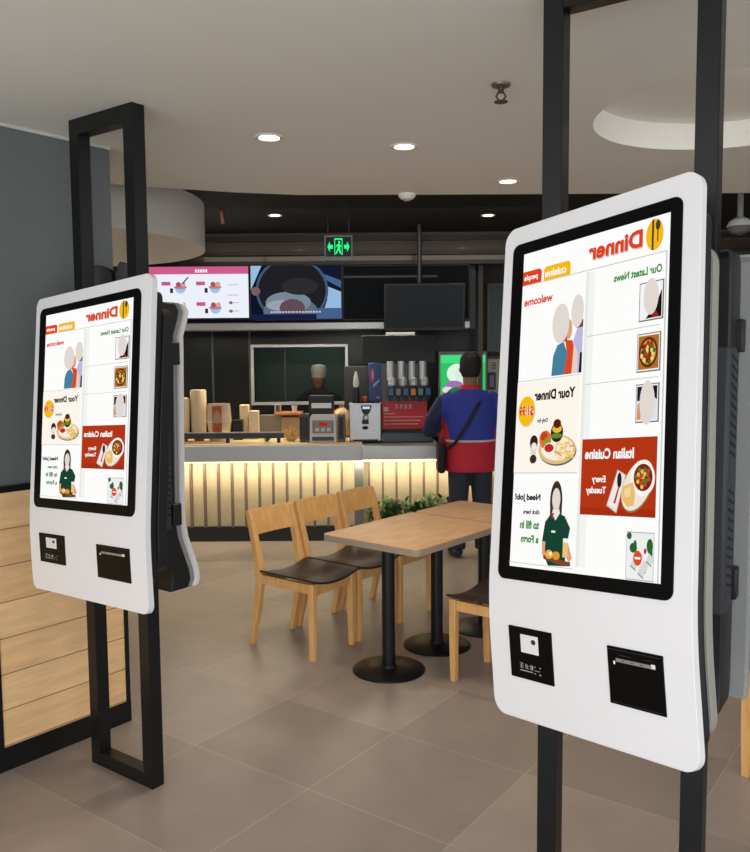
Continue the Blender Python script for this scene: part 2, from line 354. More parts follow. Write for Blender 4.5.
# downlights etc ------------------------------------------------------------
def downlight(p, k, label, warm=(255, 240, 214), r0=.045):
    r = thing('ceiling_downlight', label, 'downlight', p, 0, 'recessed ceiling downlights')
    MB().lathe([(r0 * 1.45, -.001), (r0 * 1.4, -.008), (r0 * 1.05, -.006), (r0, -.001)], mat('downlight_ring', (225, 220, 210), .4), n=28).build('ring', r)
    MB().lathe([(0.0001, -.0025), (r0 * .98, -.0025), (r0 * .98, -.0015)], emi(warm, 9.0), n=24).build('lamp', r)
    L = bpy.data.lights.new('downlight_beam', 'SPOT'); L.energy = k; L.color = (1, .86, .68); L.spot_size = radians(100); L.spot_blend = .6; L.shadow_soft_size = .05
    l = bpy.data.objects.new('downlight_beam', L); C.objects.link(l); l.parent = r; l.location = (0, 0, -.015)
downlight(G(269, 137, CEIL), 30, 'leftmost downlight in the pale ceiling')
downlight(G(404, 146, CEIL), 30, 'middle downlight in the pale ceiling, left of the sprinkler')
downlight(G(508, 181, CEIL), 30, 'downlight in the pale ceiling just left of the right kiosk post')
downlight(G(275, 215, CEIL2), 9, 'downlight in the dark ceiling, left of the exit sign')
downlight(G(488, 215, CEIL2), 14, 'downlight in the dark ceiling, right of the exit sign')
p = G(501, 84, CEIL); r = thing('ceiling_sprinkler', 'small metal sprinkler head in the pale ceiling', 'sprinkler', p)
BR = mat('aged_brass', (96, 78, 66), .4, .7)
MB().lathe([(.034, 0), (.032, -.008), (.012, -.012)], mat('sprinkler_plate', (120, 108, 100), .4, .5), n=20).build('plate', r)
o = MB().lathe([(.011, -.01), (.011, -.03)], BR, n=12)
for s in (-1, 1): o.tube([(s * .008, 0, -.028), (s * .017, 0, -.042), (s * .006, 0, -.058)], .0035, BR, 6)
o.lathe([(.006, -.055), (.024, -.06), (.024, -.063), (.004, -.063)], BR, n=12); o.build('head', r)
p = G(407, 194, CEIL); r = thing('smoke_detector', 'round white smoke detector at the edge of the pale ceiling', 'detector', p)
MB().lathe([(.05, 0), (.05, -.014), (.034, -.03), (.0001, -.034)], RIMM, n=24).build('housing', r); MB().lathe([(.02, -.031), (.018, -.04), (.0001, -.041)], GREYS, n=16).build('sensor', r)
# dome camera at the right
p = W(740, 222, 5.6); p.z = CEIL2; zz = W(740, 222, 5.6).z - CEIL2
r = thing('dome_camera', 'white dome camera hanging below the dark ceiling at far right', 'camera', p)
MB().tube([(0, 0, 0), (0, 0, zz)], .02, GREYS).build('stem', r)
MB().lathe([(.03, zz + .03), (.07, zz + .005), (.085, zz - .03)], RIMM, n=24).build('hood', r); MB().lathe([(.078, zz - .03), (.06, zz - .07), (.0001, zz - .09)], mat('dome_cover', (110, 110, 112), .15), n=24).build('dome', r)
downlight(G(731, 230, CEIL2), 8, 'downlight in the dark ceiling beside the dome camera', r0=.035)
# hanging round drum soffit
dr = MB(); dr.lathe([(1.19, 2.5), (1.19, 2.82), (.0001, 2.82)], RIMM, (-2.39, 5.84, 0), 96)
o = dr.build('ceiling_drum'); tag(o, 'large round white drum soffit hanging from the ceiling at left', 'soffit')
# rods of the drum
for a_ in range(4): MB().tube([(-2.39 + .6 * cos(a_ * pi / 2), 5.84 + .6 * sin(a_ * pi / 2), 2.82), (-2.39 + .6 * cos(a_ * pi / 2), 5.84 + .6 * sin(a_ * pi / 2), CEIL2)], .01, DSTEEL, 6).build('hanging_rod', o)
# red pipe bend under the dark ceiling
a = W(219, 206, 7.0); b = W(223, 224, 7.0)
o = MB().tube([(a.x - .03, 7.0, CEIL2), (a.x - .02, 7.0, a.z), (a.x + .02, 7.0, a.z - .02), (b.x - .01, 7.0, (a.z + b.z) / 2), (b.x, 7.0, b.z)], .018, mat('red_pipe_paint', (62, 10, 10), .6)); tag(o.build('fire_pipe'), 'dark red pipe bend hanging below the dark ceiling', 'pipe')

# ------------------------------------------------------------------ counter
YC, YL = 7.65, 7.4
zt = W(250, 446, YL).z; zb = W(250, 462, YL).z
cr = thing('service_counter', 'long service counter with backlit ribbed cream front and grey top edge', 'counter', (0, YC, 0))
cxr = 3.2; pxl = -3.4; sk = .14
MB().box(pxl, cxr, .02, .7, 0, sk, mat('black_skirting', (26, 26, 28), .5)).build('plinth', cr)
PANEL = mat('wavy_cream_panel', (232, 214, 178), .55, 0, .08, 5, 1.0, 14)
MB().box(pxl, cxr, .05, .7, sk, zb, PANEL).build('front_panel', cr)
SL = mat('taupe_slats', (120, 104, 88), .5, .2, .05, 9)
x = pxl; n = 0
while x < cxr:
    if True:
        MB().box(x - .009, x + .009, -.02, .05, sk, zb, SL).build('slat', cr); n += 1
    x += .1285
kerb = W(250, 446, YL)
MB().box(pxl, W(362, 450, YL).x, YL - YC, .65, zb, zt, mat('grey_solid_surface', (214, 220, 226), .45, 0, .03, 5)).build('worktop_edge', cr, bevel=.004)
MB().box(pxl, W(362, 450, YL).x, YL - YC + .02, .65, zt, zt + .012, mat('cream_worktop', (232, 206, 160), .35, 0, .04, 6)).build('worktop', cr, bevel=.002)
# tray ledge, right part
za = W(400, 457, YL - .08).z; xa = W(362, 457, YL).x + .002; xb = W(446, 457, YL - .08).x
MB().poly_prism([(xa, za - .02), (xb + .06, za - .02), (xb - .05, za + .07), (xb - .08, zt - .005), (xa, zt - .005)], YL - YC - .06, .65, STEEL).build('tray_ledge', cr, bevel=.004)
MB().box(xb + .06, cxr, YL - YC + .15, .65, za - .02, zt - .03, DSTEEL).build('side_worktop', cr)
pa = W(355, 470, YC - .05).x; pb = W(363, 470, YC - .05).x
MB().box(pa, pb, -.08, .04, 0, zb, mat('grey_pilaster', (120, 122, 124), .5, .2)).build('pilaster', cr, bevel=.003)
MB().box(pxl, cxr, -.17, -.15, zb - .014, zb - .004, emi((255, 214, 130), 9.0)).build('led_strip', cr)
L = bpy.data.lights.new('counter_strip_light', 'AREA'); L.shape = 'RECTANGLE'; L.size = 6.5; L.size_y = .04; L.energy = 28; L.color = (1, .9, .7)
l = bpy.data.objects.new('counter_strip_light', L); C.objects.link(l); l.location = (-.1, YC - .12, zb - .02); l.rotation_euler = (radians(18), 0, 0)

# things on the counter ----------------------------------------------------
ZT = zt + .012
def px_x(px, Y): return W(px, 430, Y).x
def px_z(py, Y): return W(300, py, Y).z
def cup_stack(px0, px1, y0, y1, Y, label):
    xa, xb = px_x(px0, Y), px_x(px1, Y); c0 = (xa + xb) / 2; rr = (xb - xa) / 2; hh = px_z(y0, Y) - ZT
    r = thing('paper_cup_stack', label, 'cups', (c0, Y, ZT), 0, 'stacks of paper cups')
    MB().lathe([(rr * .55, 0), (rr * .8, .07), (rr * .82, .075)], mat('brown_paper_cup', (160, 84, 44), .6), n=20).build('bottom_cup', r)
    MB().lathe([(rr * .85, .075), (rr * .9, .09), (rr, hh * .8), (rr * 1.0, hh * .97), (rr * .92, hh), (.0001, hh)], CREAM, n=20).build('cups', r)
cup_stack(178, 190, 397, 430, 7.75, 'shorter stack of cream cups at the left end of counter, half behind kiosk')
cup_stack(191, 207, 389, 431, 7.8, 'tall stack of cream paper cups with brown bottom cup on counter')
xa, xb = px_x(207, 7.8), px_x(232, 7.8); rr = (xb - xa) / 2
r = thing('snack_container', 'clear round container with orange band and cream contents on the counter', 'container', ((xa + xb) / 2, 7.8, ZT)); hh = px_z(403, 7.8) - ZT
MB().lathe([(rr * .75, 0), (rr * .8, .09), (.0001, .1)], mat('cream_filling', (226, 200, 150), .7, 0, .25, 30, .6, 60), n=24).build('contents', r)
MB().lathe([(rr * .8, 0), (rr * .95, hh * .5), (rr, hh * .52), (rr * .9, hh), (rr * .86, hh)], mat('clear_plastic', (236, 220, 196), .15, alpha=.38), n=24).build('tub', r)
MB().box(-rr * .38, rr * .38, -rr * .93, -rr * .9, hh * .1, hh * .95, mat('orange_label', (176, 92, 40), .5)).build('paper_band', r)
def boxthing(name, label, cat, px0, py0, px1, py1, Y, m, th=.1, on=True, bev=.004, group=None):
    a = W(px0, py1, Y); b = W(px1, py0, Y); z0 = ZT if on else a.z
    o = MB().box(a.x, b.x, Y, Y + th, z0, b.z, m).build(name, bevel=bev); return tag(o, label, cat, group)
# low sneeze rail
r = thing('countertop_rail', 'long low black and steel rail standing along the cream worktop', 'rail', (0, 7.55, ZT))
xa, xb = px_x(170, 7.55), px_x(284, 7.55); hz = px_z(432.5, 7.55) - ZT
MB().box(xa, xb, 0, .05, hz * .45, hz, DSTEEL).build('bar', r, bevel=.006)
for q in (.08, .5, .95): MB().box(xa + (xb - xa) * q - .015, xa + (xb - xa) * q + .015, .01, .04, 0, hz * .45, BLACKP).build('foot', r)
MB().box(xa, xb, .01, .04, hz, hz + .006, STEEL).build('top_trim', r)
boxthing('napkin_box', 'small cream box on top of the stacked things by the clear container', 'box', 240, 405, 248, 431, 7.95, CREAM)
boxthing('napkin_dispenser', 'cream dispenser block on the counter right of the clear container', 'dispenser', 249, 411, 258, 431, 7.9, mat('cream_block', (214, 196, 164), .5))
boxthing('card_reader', 'small black device on the counter right of the clear container', 'device', 233, 420, 242, 431, 7.85, BLACKP)
boxthing('storage_box', 'grey box on the counter behind the green sprig', 'box', 260, 415, 281, 431, 8.05, mat('grey_box', (112, 108, 100), .6, 0, .1, 8))
boxthing('storage_box', 'beige box on the counter left of the black-topped register', 'box', 281.5, 417, 300, 431, 8.05, mat('beige_box', (150, 128, 104), .6, 0, .1, 8))
a = W(274, 416, 8.03); b = W(301, 412, 8.03)
tag(MB().box(a.x, b.x, 8.02, 8.3, px_z(415, 8.05) + .001, px_z(412.5, 8.05), mat('orange_tray', (172, 104, 60), .5)).build('serving_tray', bevel=.004), 'flat orange-brown tray lying on boxes in front of the hatch', 'tray')
zs = px_z(412.5, 8.05)
for i, (q0, q1, y0, m_, lb) in enumerate(((274.5, 281, 404, mat('pale_frame', (176, 166, 150), .5), 'pale upright card holder standing on the orange tray'), (291, 297, 405, mat('white_cup', (214, 206, 200), .4), 'white cup standing at right end of the orange tray'))):
    a = W(q0, 412.5, 8.06); b = W(q1, y0, 8.06)
    if i == 0:
        r = thing('card_holder', lb, 'holder', ((a.x + b.x) / 2, 8.06, zs)); w = (b.x - a.x) / 2; hh = b.z - zs
        MB().box(-w, w, 0, .015, 0, hh, m_).build('frame', r, bevel=.003); MB().box(-w * .6, w * .6, -.003, 0, hh * .15, hh * .85, mat('dark_card', (70, 66, 60), .6)).build('card', r)
    else:
        r = thing('paper_cup', lb, 'cup', ((a.x + b.x) / 2, 8.1, zs)); w = (b.x - a.x) / 2
        MB().lathe([(w * .7, 0), (w, b.z - zs), (w * .9, b.z - zs), (w * .6, .01)], m_, n=18).build('cup', r); MB().lathe([(w * 1.05, b.z - zs - .004), (w * 1.05, b.z - zs + .004), (.0001, b.z - zs + .006)], mat('blue_lid', (70, 110, 160), .4), n=18).build('lid', r)
LEAF = mat('green_leaf', (62, 110, 40), .5, 0, .3, 12); LEAFD = mat('deep_green_leaf', (34, 74, 26), .5, 0, .3, 12)
def leaf(mb, p, d, L_, w_, m, up=Vector((0, 0, 1))):
    d = d.normalized(); s = d.cross(up)
    if s.length < .05: s = Vector((1, 0, 0))
    s.normalize(); n = s.cross(d).normalized()
    q = [p, p + d * L_ * .35 + s * w_ - n * .0, p + d * L_ * .75 + s * w_ * .6 - n * L_ * .1, p + d * L_ - n * L_ * .22, p + d * L_ * .75 - s * w_ * .6 - n * L_ * .1, p + d * L_ * .35 - s * w_, p + d * L_ * .4 - n * -.15 * w_]
    mb.add(q, [(0, 1, 6), (1, 2, 6), (2, 3, 6), (3, 4, 6), (4, 5, 6), (5, 0, 6)], m)
o = MB(); base = Vector((px_x(267, 7.7), 7.7, ZT))
for i in range(34):
    a_ = random.uniform(0, 2 * pi); e = random.uniform(.1, 1.2); leaf(o, base + Vector((random.uniform(-.02, .02), random.uniform(-.02, .02), random.uniform(0, .04))), Vector((cos(a_) * cos(e), sin(a_) * cos(e), sin(e))), random.uniform(.03, .055), .012, LEAF)
tag(o.build('green_garnish'), 'little green leafy sprig lying on the counter by the rail', 'garnish')
o = MB(); cx0 = px_x(290, 7.6)
for i in range(60):
    a_ = random.uniform(0, 2 * pi); b_ = random.uniform(.2, 1.2); p0 = Vector((cx0 + random.uniform(-.05, .05), 7.7 + random.uniform(-.04, .04), ZT + .003 + random.uniform(0, .09)))
    d = Vector((cos(a_) * cos(b_), sin(a_) * cos(b_), sin(b_) * .8)) * random.uniform(.04, .08); o.tube([p0, p0 + d * .5 + Vector((0, 0, .006)), p0 + d], .0035, mat('straw', (196, 160, 104), .7), 5)
o.lathe([(.03, 0), (.055, .03), (.05, .04), (.0001, .02)], mat('straw', (196, 160, 104), .7), (cx0, 7.7, ZT), 14)
tag(o.build('straw_bundle'), 'loose bundle of pale straw beside the register on the counter', 'bundle')
# register
Yr = 7.55; a = W(309.5, 443, Yr); b = W(336.5, 414, Yr); cx = (a.x + b.x) / 2; w = (b.x - a.x) / 2; hh = b.z - ZT
r = thing('cash_register', 'grey cash terminal with red digits facing out on the counter', 'register', (cx, Yr, ZT))
SILV = mat('silver_plastic', (206, 200, 196), .4, .2, .03, 9)
MB().poly_prism([(-w, 0), (w, 0), (w * .96, hh * .85), (w * .8, hh), (-w * .8, hh), (-w * .96, hh * .85)], 0, .2, SILV).build('body', r, bevel=.008)
MB().box(-w * .78, w * .78, -.006, 0, hh * .32, hh * .78, mat('grey_screen', (128, 124, 128), .3)).build('display_panel', r, bevel=.004)
g = GFX(lambda U, V, k: Vector((-w * .7 + U * w * 1.4, -.0065 - .0006 * k, hh * .34 + V * hh * .42)))
g.rect(.3, .6, .72, .85, emi((190, 30, 30), .8))
for i in range(3): g.rect(.1 + i * .3, .12, .3 + i * .3, .42, mat('pale_keys', (196, 196, 200), .5))
raw('keypad', g.mb, r)
MB().box(-w * .8, w * .8, -.004, 0, hh * .06, hh * .2, DSTEEL).build('drawer_slot', r)
hb2 = px_z(396, Yr) - ZT
bt = thing('receipt_printer', 'black box with white label standing on the grey cash terminal', 'printer', (cx - .01, Yr + .02, ZT + hh))
MB().box(-w * .95, w * .85, 0, .17, 0, hb2 - hh, BLACKP).build('housing', bt, bevel=.008)
MB().box(-w * .75, w * .7, -.004, 0, (hb2 - hh) * .32, (hb2 - hh) * .6, mat('white_label', (236, 236, 236), .5)).build('label_strip', bt)
for (q0, q1, y0, lb) in ((299, 303.5, 414, 'slim dark grey slab standing leftmost beside the cash terminal'), (304, 309, 414, 'slim dark grey slab standing against the left side of the cash terminal'), (337.3, 345, 415, 'dark grey slab standing between cash terminal and steel ice machine')):
    r = thing('card_terminal', lb, 'terminal', (px_x((q0 + q1) / 2, Yr), Yr + .03, ZT), 0, 'grey slabs by the register'); w2 = (px_x(q1, Yr) - px_x(q0, Yr)) / 2 - .001; h2_ = px_z(y0, Yr) - ZT
    MB().box(-w2, w2, 0, .12, 0, h2_, mat('slab_grey', (92, 92, 96), .45, .3)).build('body', r, bevel=.004); MB().box(-w2 * .6, w2 * .6, -.003, 0, h2_ * .1, h2_ * .9, BLACKP).build('face', r)
# bread bag
o = MB(); c0 = Vector((px_x(342, 8.06), 8.06, ZT)); prof = [(.06, 0), (.105, .04), (.12, .12), (.1, .2), (.06, .26), (.02, .29), (.03, .32)]
o.lathe(prof, mat('clear_bag_of_bread', (176, 142, 104), .25, 0, .35, 18, .8, 22), c0, 18, sx=1.05, sy=.7)
ob = o.build('bread_bag'); tag(ob, 'tied plastic bag of bread behind the black receipt printer', 'bag')
for v in ob.data.vertices: v.co += Vector((random.uniform(-.008, .008), random.uniform(-.008, .008), random.uniform(0, .006)))
# ice machine
Yi = 7.6; a = W(349.5, 443, Yi); b = W(381, 403, Yi); w = (b.x - a.x) / 2; hh = b.z - ZT; cx = (a.x + b.x) / 2
r = thing('ice_dispenser', 'boxy brushed steel countertop dispenser with black display', 'dispenser', (cx, Yi, ZT))
MB().box(-w, w, 0, .3, .015, hh, STEEL).build('body', r, bevel=.008); MB().box(-w * .98, w * .98, .01, .28, 0, .015, BLACKP).build('base', r)
MB().box(-w * 1.02, w * 1.02, -.008, .3, hh - .012, hh, STEEL).build('lid', r, bevel=.003)
MB().poly_prism([(-w * .28, hh * .94), (w * .42, hh * .94), (w * .32, hh * .78), (w * .18, hh * .7), (-w * .06, hh * .7), (-w * .2, hh * .78)], -.008, 0, BLACKP).build('control_panel', r)
MB().box(-w * .16, w * .3, -.0095, -.008, hh * .85, hh * .91, emi((190, 220, 235), 1)).build('display', r)
MB().lathe([(w * .18, 0), (w * .2, .01), (w * .12, .05), (.0001, .055)], STEEL, n=20, M=Matrix.Translation((w * .02, 0, hh * .62)) @ Matrix.Rotation(pi / 2, 4, 'X')).build('knob', r)
MB().box(-w * .2, w * .22, -.02, 0, hh * .46, hh * .56, BLACKP).build('spout', r, bevel=.003)
MB().lathe([(w * .2, 0), (.0001, .004)], BLACKP, n=20, M=Matrix.Translation((0, 0, hh * .36)) @ Matrix.Rotation(pi / 2, 4, 'X'), sy=.6).build('badge', r)
for s in (-1, 1): MB().box(s * w * .86 - .008, s * w * .86 + .008, -.012, 0, .01, hh * .66, STEEL).build('side_rail', r)
# things behind the ice machine
Yb = 8.0
boxthing('advert_panel', 'blue upright panel with a red mark beside the steel canisters', 'panel', 369, 363, 381.5, 443, Yb, mat('blue_poster', (28, 48, 110), .4, 0, .2, 10), .02)
g = GFX(lambda U, V, k: W(369 + U * 12.5, 402 - V * 38, Yb - .002) + Vector((0, -.0006 * k, 0)))
g.ell(.25, .7, .16, .2, mat('red_mark', (170, 40, 50), .5), rot=.4); g.ell(.3, .72, .07, .12, mat('pale_mark', (120, 150, 190), .5)); g.poly([(.3, .45), (.8, .6), (.85, .54), (.35, .38)], mat('pale_mark', (120, 150, 190), .5)); g.rect(.55, .1, .9, .14, mat('pale_mark', (120, 150, 190), .5))
raw('printed_design', g.mb, bpy.data.objects['advert_panel'])
boxthing('dark_cabinet', 'dark open-fronted cabinet standing behind the steel ice dispenser', 'cabinet', 345, 366, 368, 443, 8.15, mat('cabinet_black', (26, 28, 28), .5), .2)
r = thing('syrup_bottle', 'white and black bottle standing on the steel ice dispenser', 'bottle', (px_x(356.5, 7.7), 7.7, ZT + hh)); q = px_z(372, 7.7) - ZT - hh
MB().lathe([(.03, 0), (.032, q * .35), (.024, q * .5), (.0001, q * .52)], BLACKP, n=18).build('base', r); MB().lathe([(.024, q * .5), (.03, q * .62), (.018, q * .86), (.008, q), (.0001, q)], mat('white_plastic', (214, 218, 214), .3), n=18).build('top', r)
r = thing('paper_cup', 'small orange cup standing on the steel ice dispenser', 'cup', (px_x(365, 7.72), 7.72, ZT + hh)); MB().lathe([(.016, 0), (.024, .05), (.021, .05), (.014, .006)], mat('orange_paper', (206, 96, 40), .5), n=16).build('cup', r); MB().lathe([(.025, .05), (.025, .056), (.0001, .057)], mat('orange_lid', (226, 130, 70), .4), n=16).build('lid', r)

# drinks machine -----------------------------------------------------------
Yd = 7.75; a = W(382, 441, Yd); b = W(432, 403, Yd); cx = (a.x + b.x) / 2; w = (b.x - a.x) / 2
r = thing('drinks_machine', 'self-service drinks machine with six nozzles over a red notice panel', 'drinks machine', (cx, Yd, zt - .002))
Z = lambda py: px_z(py, Yd) - zt + .002
MB().box(-w, w, -.1, .3, 0, Z(436), mat('tray_dark', (36, 37, 40), .4, .3)).build('drip_tray', r, bevel=.004)
MB().box(-w, w * .96, -.11, -.1, .01, Z(433), DSTEEL).build('tray_front', r); MB().box(-w * .96, w * .93, -.1, .08, Z(436), Z(431.5), mat('grille_black', (22, 22, 24), .5)).build('grille', r)
MB().box(-w * 1.0, w * .84, .1, .3, Z(436), Z(364), DSTEEL).build('tower', r, bevel=.006)
RED = mat('red_notice', (220, 44, 54), .45)
rpn = MB().box(-w * .98, w * .82, .09, .0999, Z(430), Z(403), RED).build('notice_panel', r)
g = GFX(lambda U, V, k: Vector((-w * .98 + U * w * 1.8, .0895 - .0006 * k, Z(430) + V * (Z(403) - Z(430)))))
PK = mat('pale_print', (236, 200, 196), .5)
for i in range(4):
    u = .3 + i * .1; g.rect(u, .84, u + .06, .87, PK); g.rect(u, .76, u + .06, .79, PK); g.rect(u + .022, .74, u + .035, .92, PK); g.rect(u, .74, u + .012, .9, PK)
g.rect(.03, .64, .14, .80, mat('white_sticker', (226, 190, 180), .5)); g.rect(.04, .54, .28, .57, PK)
for j, e in enumerate((.93, .86, .8)):
    for i in range(16):
        if .04 + i * .055 < e: g.rect(.04 + i * .055, .42 - j * .13, .08 + i * .055, .455 - j * .13, PK)
raw('lettering', g.mb, rpn)
cols = [(52, 96, 140), (120, 118, 112), (48, 88, 150), (220, 110, 50), (60, 140, 140), (44, 90, 150)]
for i, cl in enumerate(cols):
    x0 = W(391 + i * 7.4, 395, Yd).x - cx
    v = MB().box(x0 - .029, x0 + .029, -.0, .1, Z(397), Z(388), BLACKP); v.poly_prism([(x0 - .022, Z(397)), (x0 + .022, Z(397)), (x0 + .012, Z(402)), (x0 - .012, Z(402))], .02, .07, BLACKP)
    vo = v.build('nozzle', r, bevel=.003); MB().box(x0 - .022, x0 + .022, -.003, 0, Z(396), Z(389.5), mat('flavour_%d' % i, cl, .4)).build('flavour_label', vo); vo['label'] = 'drink nozzle with %s label' % ('blue', 'grey', 'blue', 'orange', 'teal', 'blue')[i]
for i in range(4):
    x0 = W(390.5 + i * 10.8, 380, Yd).x - cx
    MB().lathe([(.034, Z(381)), (.034, Z(362)), (.0001, Z(362))], STEEL, (x0, .06, 0), 20).build('canister', r); MB().lathe([(.026, Z(388)), (.04, Z(386)), (.04, Z(380)), (.028, Z(378))], STEEL, (x0 + .015, .055, 0), 20).build('canister_base', r)

# lit drinks cooler behind the customer
Yk = 8.9; a = W(438, 440, Yk); b = W(486, 351, Yk); cx = (a.x + b.x) / 2; w = (b.x - a.x) / 2
r = thing('display_cooler', 'tall cabinet with glowing green and white picture panel behind the customer', 'cooler', (cx, Yk - .1, 0))
MB().box(-w, w, .0, .09, 0, b.z, mat('cooler_body', (120, 120, 118), .4, .3)).build('body', r, bevel=.006)
g = GFX(lambda U, V, k: Vector((-w * .92 + U * w * 1.84, -.001 - .0006 * k, b.z - .62 + V * .58)))
g.rect(0, 0, 1, 1, emi((46, 196, 104), 1)); g.rect(.0, .85, 1, 1, emi((70, 220, 130), 1)); g.ell(.38, .66, .24, .18, emi((226, 246, 230), 1)); g.ell(.52, .62, .2, .2, emi((214, 240, 222), 1)); g.ell(.3, .45, .2, .08, emi((170, 120, 190), .9)); g.ell(.16, .36, .12, .06, emi((236, 226, 240), .9)); g.ell(.45, .3, .3, .12, emi((30, 130, 60), .9)); g.ell(.1, .25, .1, .06, emi((190, 60, 70), .9))
raw('lit_panel', g.mb, r)
MB().box(-w * .95, w * .95, -.02, 0, .75, b.z - .66, RED).build('lower_panel', r)
# posts and frames at the right of the hatch
a = W(478, 352, 8.6); b = W(483, 262, 8.6); struct(MB().box(a.x, b.x, 8.6, 8.66, 0, b.z, mat('taupe_post', (92, 78, 66), .5)).build('trim_7'))
def framed(name, x0, y0, x1, y1, Y, label, cat, mf, mi_, fw=.03):
    a = W(x0, y1, Y); b = W(x1, y0, Y); r = thing(name, label, cat, (a.x, Y, a.z)); w = b.x - a.x; h_ = b.z - a.z
    f_ = MB(); f_.box(0, w, 0, .04, 0, fw, mf); f_.box(0, w, 0, .04, h_ - fw, h_, mf); f_.box(0, fw, 0, .04, fw, h_ - fw, mf); f_.box(w - fw, w, 0, .04, fw, h_ - fw, mf); f_.build('frame', r, bevel=.003)
    MB().box(fw, w - fw, .015, .035, fw, h_ - fw, mi_).build('panel', r); return r
struct(MB().box(W(483, 300, 9.3).x, 6.9, 9.3, 9.38, 0, CEIL2, DARKW).build('wall_back'))
r = framed('wall_frame', 487, 283, 540, 352, 9.25, 'tall grey frame with dark teal panels, half hidden by right kiosk', 'frame', mat('pale_grey_frame', (110, 116, 112), .5), mat('teal_panel', (34, 72, 66), .35, 0, .25, 3))
r = framed('wall_poster', 485, 356, 530, 404, 9.2, 'cream framed poster behind the customer, half hidden by right kiosk', 'poster', mat('brown_frame', (110, 76, 50), .5), mat('cream_poster', (206, 204, 184), .5))
g = GFX(lambda U, V, k: W(485 + U * 45, 404 - V * 48, 9.2) + Vector((0, -.001 * k, 0)) - r.location)
g.rect(.06, .3, .24, .66, mat('poster_photo', (70, 64, 84), .5)); g.rect(.1, .36, .2, .6, mat('poster_photo_light', (150, 150, 170), .5))
for i in range(3): g.rect(.15, .74 + i * .05, .24, .76 + i * .05, BLACKP)
raw('print', g.mb, r)

# planters ------------------------------------------------------------------
def shrub(px, Y, w_, label, seed):
    random.seed(seed); c0 = G(px, 541); x = W(px, 520, Y).x; r = thing('planter_shrub', label, 'plant', (x, Y, 0), 0, 'green shrubs along the counter foot')
    MB().box(-w_ * .8, w_ * .8, -.08, .08, 0, .16, BLACKP).build('planter', r, bevel=.006)
    o = MB(); st = MB()
    for i in range(14):
        a_ = random.uniform(0, 2 * pi); rr = random.uniform(0, w_ * .95); p0 = Vector((rr * cos(a_), .05 * sin(a_), .16)); hgt = random.uniform(.14, .28); p1 = p0 + Vector((cos(a_) * .06, sin(a_) * .03, hgt)); st.tube([p0, (p0 + p1) / 2 + Vector((.01, 0, 0)), p1], .003, LEAFD, 5)
        for j in range(30):
            t_ = random.uniform(.15, 1.05); p = p0.lerp(p1, t_); b_ = random.uniform(0, 2 * pi); e = random.uniform(-.3, .9); leaf(o, p, Vector((cos(b_) * cos(e), sin(b_) * cos(e) * .7, sin(e))), random.uniform(.05, .09), random.uniform(.014, .022), LEAF if random.random() < .5 else LEAFD)
    o.build('foliage', r); st.build('stems', r)
shrub(384, 7.42, .085, 'leafy green shrub at the counter foot, leftmost, beside the third chair', 1)
shrub(411, 7.40, .085, 'leafy green shrub at the counter foot, middle one of the row', 2)
shrub(438, 7.44, .085, 'leafy green shrub at the counter foot, just left of the customer', 3)

